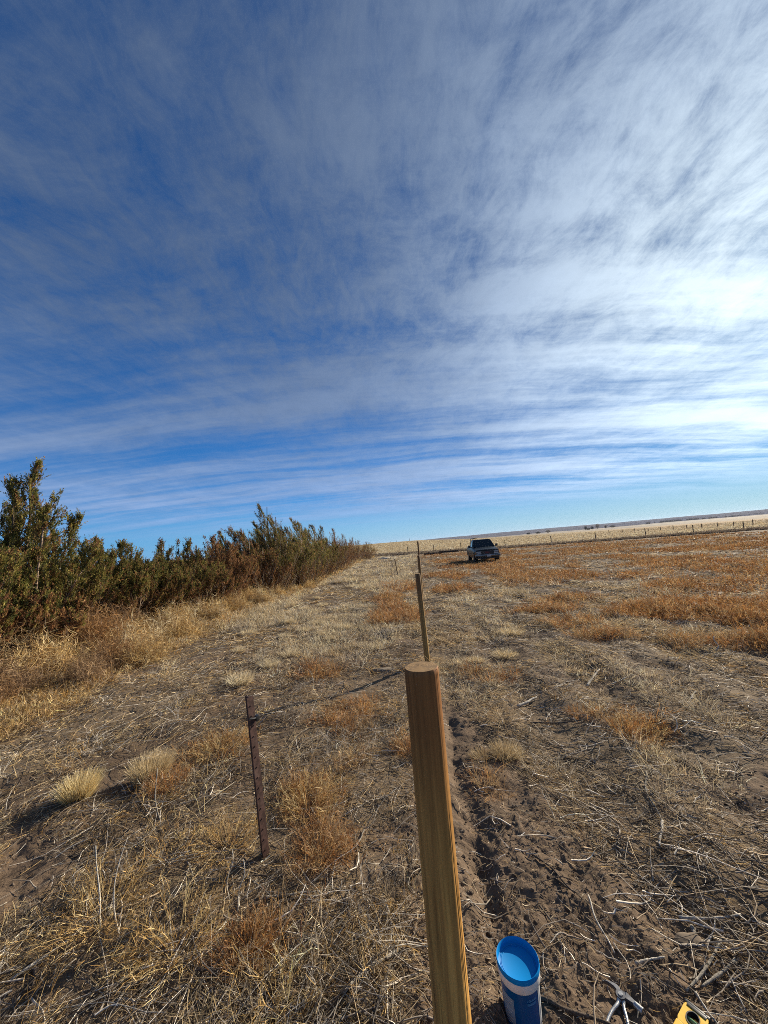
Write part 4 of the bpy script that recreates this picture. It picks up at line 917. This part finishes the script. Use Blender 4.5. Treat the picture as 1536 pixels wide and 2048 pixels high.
# ------------------------------------------------------------------ pickup truck
def truck():
    bear = math.radians(5.5); fx, fy = 7.75, 28.9; z = float(hgt(fx, fy+2.2)); e = empty('pickup_truck', (fx, fy, z-.03), -bear)
    tag(e, 'dark blue pickup truck parked facing the camera in the orange weeds', 'pickup truck')
    paint = simple('dark_blue_paint', (.008, .014, .018), .35, .0, .15, 3, .16); chrome = simple('chrome', (.22, .22, .21), .35, .8)
    glass, g = new_mat('window_glass'); p = g.n('ShaderNodeBsdfPrincipled', i={'Base Color': (.02, .025, .025, 1), 'Roughness': .08, 'Specular IOR Level': .3}); g.n('ShaderNodeOutputMaterial', i={0: p.outputs[0]})
    rub = simple('tyre_rubber', (.018, .017, .016), .85, bump=.4, bscale=40); lens = simple('headlight_glass', (.42, .42, .39), .3, 0, spec=.3)
    # y grows to the rear, front bumper at 0
    st = [(.10,.88,.45,1.00,.80),(.16,.93,.42,1.04,.86),(.60,.965,.40,1.10,.88),(1.2,.975,.40,1.17,.90),(1.50,.975,.40,1.22,.91),(2.2,.975,.40,1.24,.92),(3.45,.975,.40,1.24,.92),(3.50,.975,.42,1.22,.94),(5.35,.965,.44,1.22,.94),(5.42,.93,.46,1.20,.92)]
    bm = bmesh.new(); rings = []
    for yy, hw, zb, zt, tw in st:
        sec = [(-hw*.96, zb), (-hw, zb+.12), (-hw, zb+.50), (-hw*.985, zt-.12), (-tw, zt-.02), (-tw*.6, zt+.015), (0, zt+.03)]
        sec = sec+[(-a, b) for a, b in sec[-2::-1]]; rings.append([bm.verts.new((a, yy, b)) for a, b in sec])
    for a, b in zip(rings, rings[1:]):
        for k in range(len(a)-1): bm.faces.new((a[k], a[k+1], b[k+1], b[k]))
        bm.faces.new((a[-1], a[0], b[0], b[-1]))
    bm.faces.new(rings[0]); bm.faces.new(rings[-1][::-1]); bmesh.ops.recalc_face_normals(bm, faces=bm.faces)
    body = bm_obj('body', bm, paint, e, True)
    # cab: greenhouse
    bm = bmesh.new(); lo = [(-.90, 1.55), (.90, 1.55), (.90, 3.42), (-.90, 3.42)]; hi = [(-.70, 2.28), (.70, 2.28), (.71, 3.30), (-.71, 3.30)]; zl, zh = 1.22, 1.84
    a = [bm.verts.new((x, y, zl)) for x, y in lo]; b = [bm.verts.new((x, y, zh)) for x, y in hi]
    for k in range(4): bm.faces.new((a[k], a[(k+1) % 4], b[(k+1) % 4], b[k]))
    bm.faces.new(b); bm.faces.new(a[::-1]); bmesh.ops.recalc_face_normals(bm, faces=bm.faces); bmesh.ops.bevel(bm, geom=list(bm.edges), offset=.045, segments=3, affect='EDGES')
    bm_obj('cab', bm, paint, e, True)
    def quad(name, pts, mat, off=.0): 
        bm = bmesh.new(); n = (Vector(pts[1])-Vector(pts[0])).cross(Vector(pts[3])-Vector(pts[0])).normalized(); f = [bm.verts.new(Vector(p)+n*off) for p in pts]; k = [bm.verts.new(Vector(p)-n*.006) for p in pts]
        bm.faces.new(f); bm.faces.new(k[::-1])
        for i in range(4): bm.faces.new((f[i], k[i], k[(i+1) % 4], f[(i+1) % 4]))
        bmesh.ops.recalc_face_normals(bm, faces=bm.faces); return bm_obj(name, bm, mat, e)
    lerp = lambda p, q, t: tuple(p[i]*(1-t)+q[i]*t for i in range(3))
    A0, A1, B1, B0 = (-.84, 1.60, 1.255), (.84, 1.60, 1.255), (.665, 2.215, 1.79), (-.665, 2.215, 1.79)
    quad('windshield', [A0, A1, B1, B0], glass, .012)
    for s in (-1, 1):
        quad('side_window', [(s*.895, 1.92, 1.27), (s*.895, 2.78, 1.27), (s*.735, 2.74, 1.77), (s*.735, 2.36, 1.77)][::s], glass, .012)
    quad('rear_window', [(-.75, 3.40, 1.32), (.75, 3.40, 1.32), (.64, 3.34, 1.76), (-.64, 3.34, 1.76)], glass, .012)
    bm = bmesh.new(); bx(bm, (0, .085, .82), (.92, .03, .26), bev=.01)
    gr = bm_obj('grille', bm, simple('grille_black', (.012, .012, .013), .4), e)
    bm = bmesh.new()
    for zz in (.71, .93): bx(bm, (0, .066, zz), (.94, .012, .015))
    bm_obj('grille_trim', bm, simple('grille_trim_grey', (.09, .09, .095), .35, .6), gr)
    cu = bpy.data.curves.new('emblem', 'FONT'); cu.body = 'GMC'; cu.size = .16; cu.extrude = .004; cu.align_x = 'CENTER'; t = bpy.data.objects.new('t', cu); COL.objects.link(t); bpy.context.view_layer.update()
    me = bpy.data.meshes.new_from_object(t.evaluated_get(bpy.context.evaluated_depsgraph_get())); bpy.data.objects.remove(t)
    for v in me.vertices: v.co = Vector((v.co.x, .064-v.co.z, .765+v.co.y))
    me.materials.clear(); me.materials.append(simple('emblem_red', (.35, .01, .015), .4)); link(bpy.data.objects.new('emblem', me), gr)
    for s in (-1, 1):
        for zz in (.88, .75):
            bm = bmesh.new(); bx(bm, (s*.665, .078, zz), (.36, .05, .095), bev=.012); bm_obj('headlight', bm, lens, e, True)
        bm = bmesh.new(); bx(bm, (s*.895, .125, .815), (.05, .05, .23), bev=.01); bm_obj('turn_signal', bm, simple('amber_lens', (.45, .20, .04), .3), e, True)
        bm = bmesh.new(); bx(bm, (s*1.10, 1.98, 1.32), (.20, .09, .20), bev=.02); bx(bm, (s*.96, 1.99, 1.26), (.14, .04, .05)); bm_obj('mirror', bm, M_BLACK, e, True)
        for yy in (.98, 4.35):
            bm = bmesh.new(); cyl(bm, (s*.70, yy, .38), (s*.965, yy, .38), .385, seg=32); bmesh.ops.bevel(bm, geom=[q for q in bm.edges if len(q.link_faces) == 2 and any(len(f.verts) > 8 for f in q.link_faces)], offset=.03, segments=2)
            w = bm_obj('wheel', bm, rub, e, True); bm = bmesh.new(); cyl(bm, (s*.955, yy, .38), (s*.975, yy, .38), .21, .19, 24); bm_obj('rim', bm, chrome, w, True)
            bm = bmesh.new(); lathe_pts = []
            N = 20
            for k in range(N+1):
                th = PI*k/N; lathe_pts.append((yy+.45*math.cos(th), .40+.45*math.sin(th)))
            inner = [(yy+.40*math.cos(PI*k/N), .40+.40*math.sin(PI*k/N)) for k in range(N+1)]
            for k in range(N):
                v = [bm.verts.new((s*.985, *lathe_pts[k])), bm.verts.new((s*.985, *lathe_pts[k+1])), bm.verts.new((s*.985, *inner[k+1])), bm.verts.new((s*.985, *inner[k]))]; bm.faces.new(v)
                u_ = [bm.verts.new((s*.96, *lathe_pts[k])), bm.verts.new((s*.96, *lathe_pts[k+1]))]; bm.faces.new((v[0], u_[0], u_[1], v[1]))
            bm_obj('wheel_arch', bm, paint, e)
    bm = bmesh.new(); bx(bm, (0, .02, .60), (1.92, .16, .17), bev=.035); bmp = bm_obj('bumper', bm, chrome, e, True)
    bm = bmesh.new(); bx(bm, (0, -.065, .585), (1.86, .02, .045), bev=.005); bm_obj('rub_strip', bm, M_BLACK, bmp)
    bm = bmesh.new(); bx(bm, (.08, -.08, .58), (.32, .012, .16), bev=.004); bm_obj('licence_plate', bm, simple('plate_white', (.40, .40, .38), .4), e)
    bm = bmesh.new(); bx(bm, (0, .14, .43), (1.7, .06, .16), bev=.02); bm_obj('valance', bm, M_BLACK, e)
    bm = bmesh.new(); bx(bm, (0, 2.7, .36), (.9, 3.8, .14)); cyl(bm, (-.72, .98, .38), (.72, .98, .38), .06); cyl(bm, (-.72, 4.35, .38), (.72, 4.35, .38), .07); bm_obj('chassis', bm, M_BLACK, e)
    bm = bmesh.new(); tube_path(bm, [(-.62, 3.50, 1.25), (-.60, 3.50, 1.93), (-.15, 3.50, 1.98)], .025, 8); tube_path(bm, [(-.66, 4.6, 1.2), (-.62, 4.6, 1.93), (-.18, 4.6, 1.98)], .025, 8); tube_path(bm, [(-.60, 3.4, 1.95), (-.60, 4.8, 1.95)], .03, 8)
    bm_obj('rack', bm, M_BLACK, e)
truck()

# ------------------------------------------------------------------ wire fences
M_PW = simple('weathered_fence_wood', (.12, .09, .065), .9, 0, .3, 8, .1); M_WIRE = simple('fence_wire', (.25, .24, .23), .4, .8)
def field_fence(pts, h, r, label, seed, wires=3, wr=.004):
    rng = random.Random(seed); e = empty('wire_fence', (pts[0][0], pts[0][1], float(hgt(*pts[0])))); tag(e, label, 'fence', 'wire fences'); o = e.location; tops = []
    for x, y in pts:
        z = float(hgt(x, y)); hh = h*rng.uniform(.9, 1.1); lx, ly = rng.uniform(-.05, .05), rng.uniform(-.05, .05)
        bm = bmesh.new(); cyl(bm, (x-o.x, y-o.y, z-o.z-.2), (x-o.x+lx, y-o.y+ly, z-o.z+hh), r*1.05, r, 10); bm_obj('post', bm, M_PW, e); tops.append((x-o.x, y-o.y, z-o.z, hh))
    for k in range(wires):
        bm = bmesh.new(); q = []
        for (x0, y0, z0, h0), (x1, y1, z1, h1) in zip(tops, tops[1:]):
            f = (k+1)/(wires+.3)
            for t in (0, .25, .5, .75): q.append((x0*(1-t)+x1*t, y0*(1-t)+y1*t-r-.003, (z0+h*f)*(1-t)+(z1+h*f)*t-.03*4*t*(1-t)))
        x1, y1, z1, h1 = tops[-1]; q.append((x1, y1-r-.003, z1+h*f)); tube_path(bm, q, wr, 4); bm_obj('wire', bm, M_WIRE, e)
B1 = [.055, .125, .198, .317, .442, .562, .696, .824, .960, 1.09, 1.24]
field_fence([(b*78/(1+.44*b), 78/(1+.44*b)) for b in B1], 1.22, .062, 'near wire fence of dark wooden posts running behind the truck and the ditch', 1)
F2 = [(71.4, 72.4), (73.0, 78.0), (75.2, 84.5), (77.2, 91.0), (75.8, 96.5), (74.6, 100.0), (73.8, 104.0), (72.6, 108.5), (71.5, 113.5), (70.4, 119), (69.2, 126), (68, 134), (66.6, 143)]
F2 = [(77.5, 78.6), (77.0, 82.4), (76.5, 85.8), (76.0, 89.6), (75.5, 93.4), (75.0, 97.2), (74.5, 101), (74.0, 105), (73.5, 110), (73, 115), (72.5, 121)]
field_fence(F2, 1.05, .075, 'farther wire fence of thin posts crossing the right side of the pale field', 2, wires=2)

# far ridge posts and distant trees
for i, (px_b, d, h) in enumerate(((.0265, 255, 1.0), (.062, 258, 1.6), (.010, 250, .7))):
    x = px_b*d; bm = bmesh.new(); cyl(bm, (0, 0, -.3), (0, 0, h), .12, .10, 8); bx(bm, (0, 0, h-.12), (.5, .08, .08)); o = bm_obj('marker_post', bm, M_PW); o.location = (x, d, float(hgt(x, d)))
    tag(o, ['short post on the skyline left of the farthest wooden post', 'taller post on the skyline just left of the farthest wooden post', 'tiny post on the skyline next to the last cedar'][i], 'post', 'posts on the skyline')
def far_tree(x, y, h, w, lab, seed, bare_=False):
    z = float(hgt(x, y)); rng = np.random.default_rng(seed); e = empty('distant_tree', (x, y, z)); tag(e, lab, 'tree', 'trees of the far farmstead')
    bm = bmesh.new(); cyl(bm, (0, 0, -.5), (0, 0, h*.6), .35, .15, 7); bm_obj('trunk', bm, M_PW, e); N = 900
    d = rng.normal(size=(N, 3)); d /= np.linalg.norm(d, axis=1, keepdims=True); q = rng.random(N)**.4*(1+.25*np.sin(d[:, 0]*5+seed)*np.cos(d[:, 2]*4))
    c = d*q[:, None]*np.array([w/2, w/2, h*.42])+np.array([0, 0, h*.52]); s = (.25+.35*rng.random(N))
    u = rng.normal(size=(N, 3)); v = rng.normal(size=(N, 3)); V = np.stack([c-u*s[:, None]*.6, c+v*s[:, None]*.6, c+u*s[:, None]*.6, c-v*s[:, None]*.6], 1).reshape(-1, 3)
    np_obj('crown', V, np.arange(N*4).reshape(-1, 4), M_LEAF, e, np.repeat(pick(rng, N, [(.05,.05,.035),(.07,.06,.045)] if not bare_ else [(.13,.11,.09),(.16,.13,.10)], .2), 4, axis=0))
for i, (b, h, w, lab, ba) in enumerate(((.383, 6, 9, 'leftmost low dark tree of the far farmstead', 0), (.409, 6, 12, 'second low dark tree from the left at the far farmstead', 0), (.437, 9, 12, 'greyish bare tree left of the dark farmstead trees', 1),
        (.538, 11, 6, 'narrow dark tree in the middle of the far farmstead', 0), (.545, 5, 9, 'low bush at the foot of the narrow dark tree', 0), (.555, 9, 7, 'dark round tree beside the bare one at the farmstead', 0), (.570, 14, 10, 'tallest bare tree of the far farmstead', 1), (.592, 9, 5, 'small bare tree right of the tallest one', 1), (.611, 7, 14, 'wide low dark tree at the right end of the farmstead', 0))):
    far_tree(b*900, 900, h, w, lab, 500+i, ba)
def shelterbelt():
    rng = np.random.default_rng(77); N = 9000; b = .70+.34*rng.random(N); y = 1500+rng.normal(size=N)*14; x = b*y; k = fbm(b*60, b*0, 5) > .45; x, y = x[k], y[k]; N = len(x)
    z = hgt(x, y); c = np.column_stack([x, y, z+rng.random(N)*6]); s = 1.6+1.6*rng.random(N); u = rng.normal(size=(N, 3)); v = rng.normal(size=(N, 3))
    V = np.stack([c-u*s[:, None]*.5, c+v*s[:, None]*.5, c+u*s[:, None]*.5, c-v*s[:, None]*.5], 1).reshape(-1, 3)
    tag(np_obj('far_woodland', V, np.arange(N*4).reshape(-1, 4), M_LEAF, col=np.repeat(pick(rng, N, [(.06,.05,.045)], .2), 4, axis=0)), 'thin dark line of woodland at the foot of the hills on the right', 'trees', kind='stuff')
shelterbelt()

# ------------------------------------------------------------------ the air over the plain
def haze():
    bm = bmesh.new(); bx(bm, (0, 0, 12), (14000, 14000, 84)); m, g = new_mat('haze')
    v = g.n('ShaderNodeVolumePrincipled', i={'Color': (.62, .72, .95, 1), 'Density': 4.5e-5, 'Anisotropy': .3}); g.n('ShaderNodeOutputMaterial', i={'Volume': v.outputs[0]})
    tag(bm_obj('haze', bm, m), 'pale blue haze of the air over the plain', 'haze', kind='stuff')
haze()
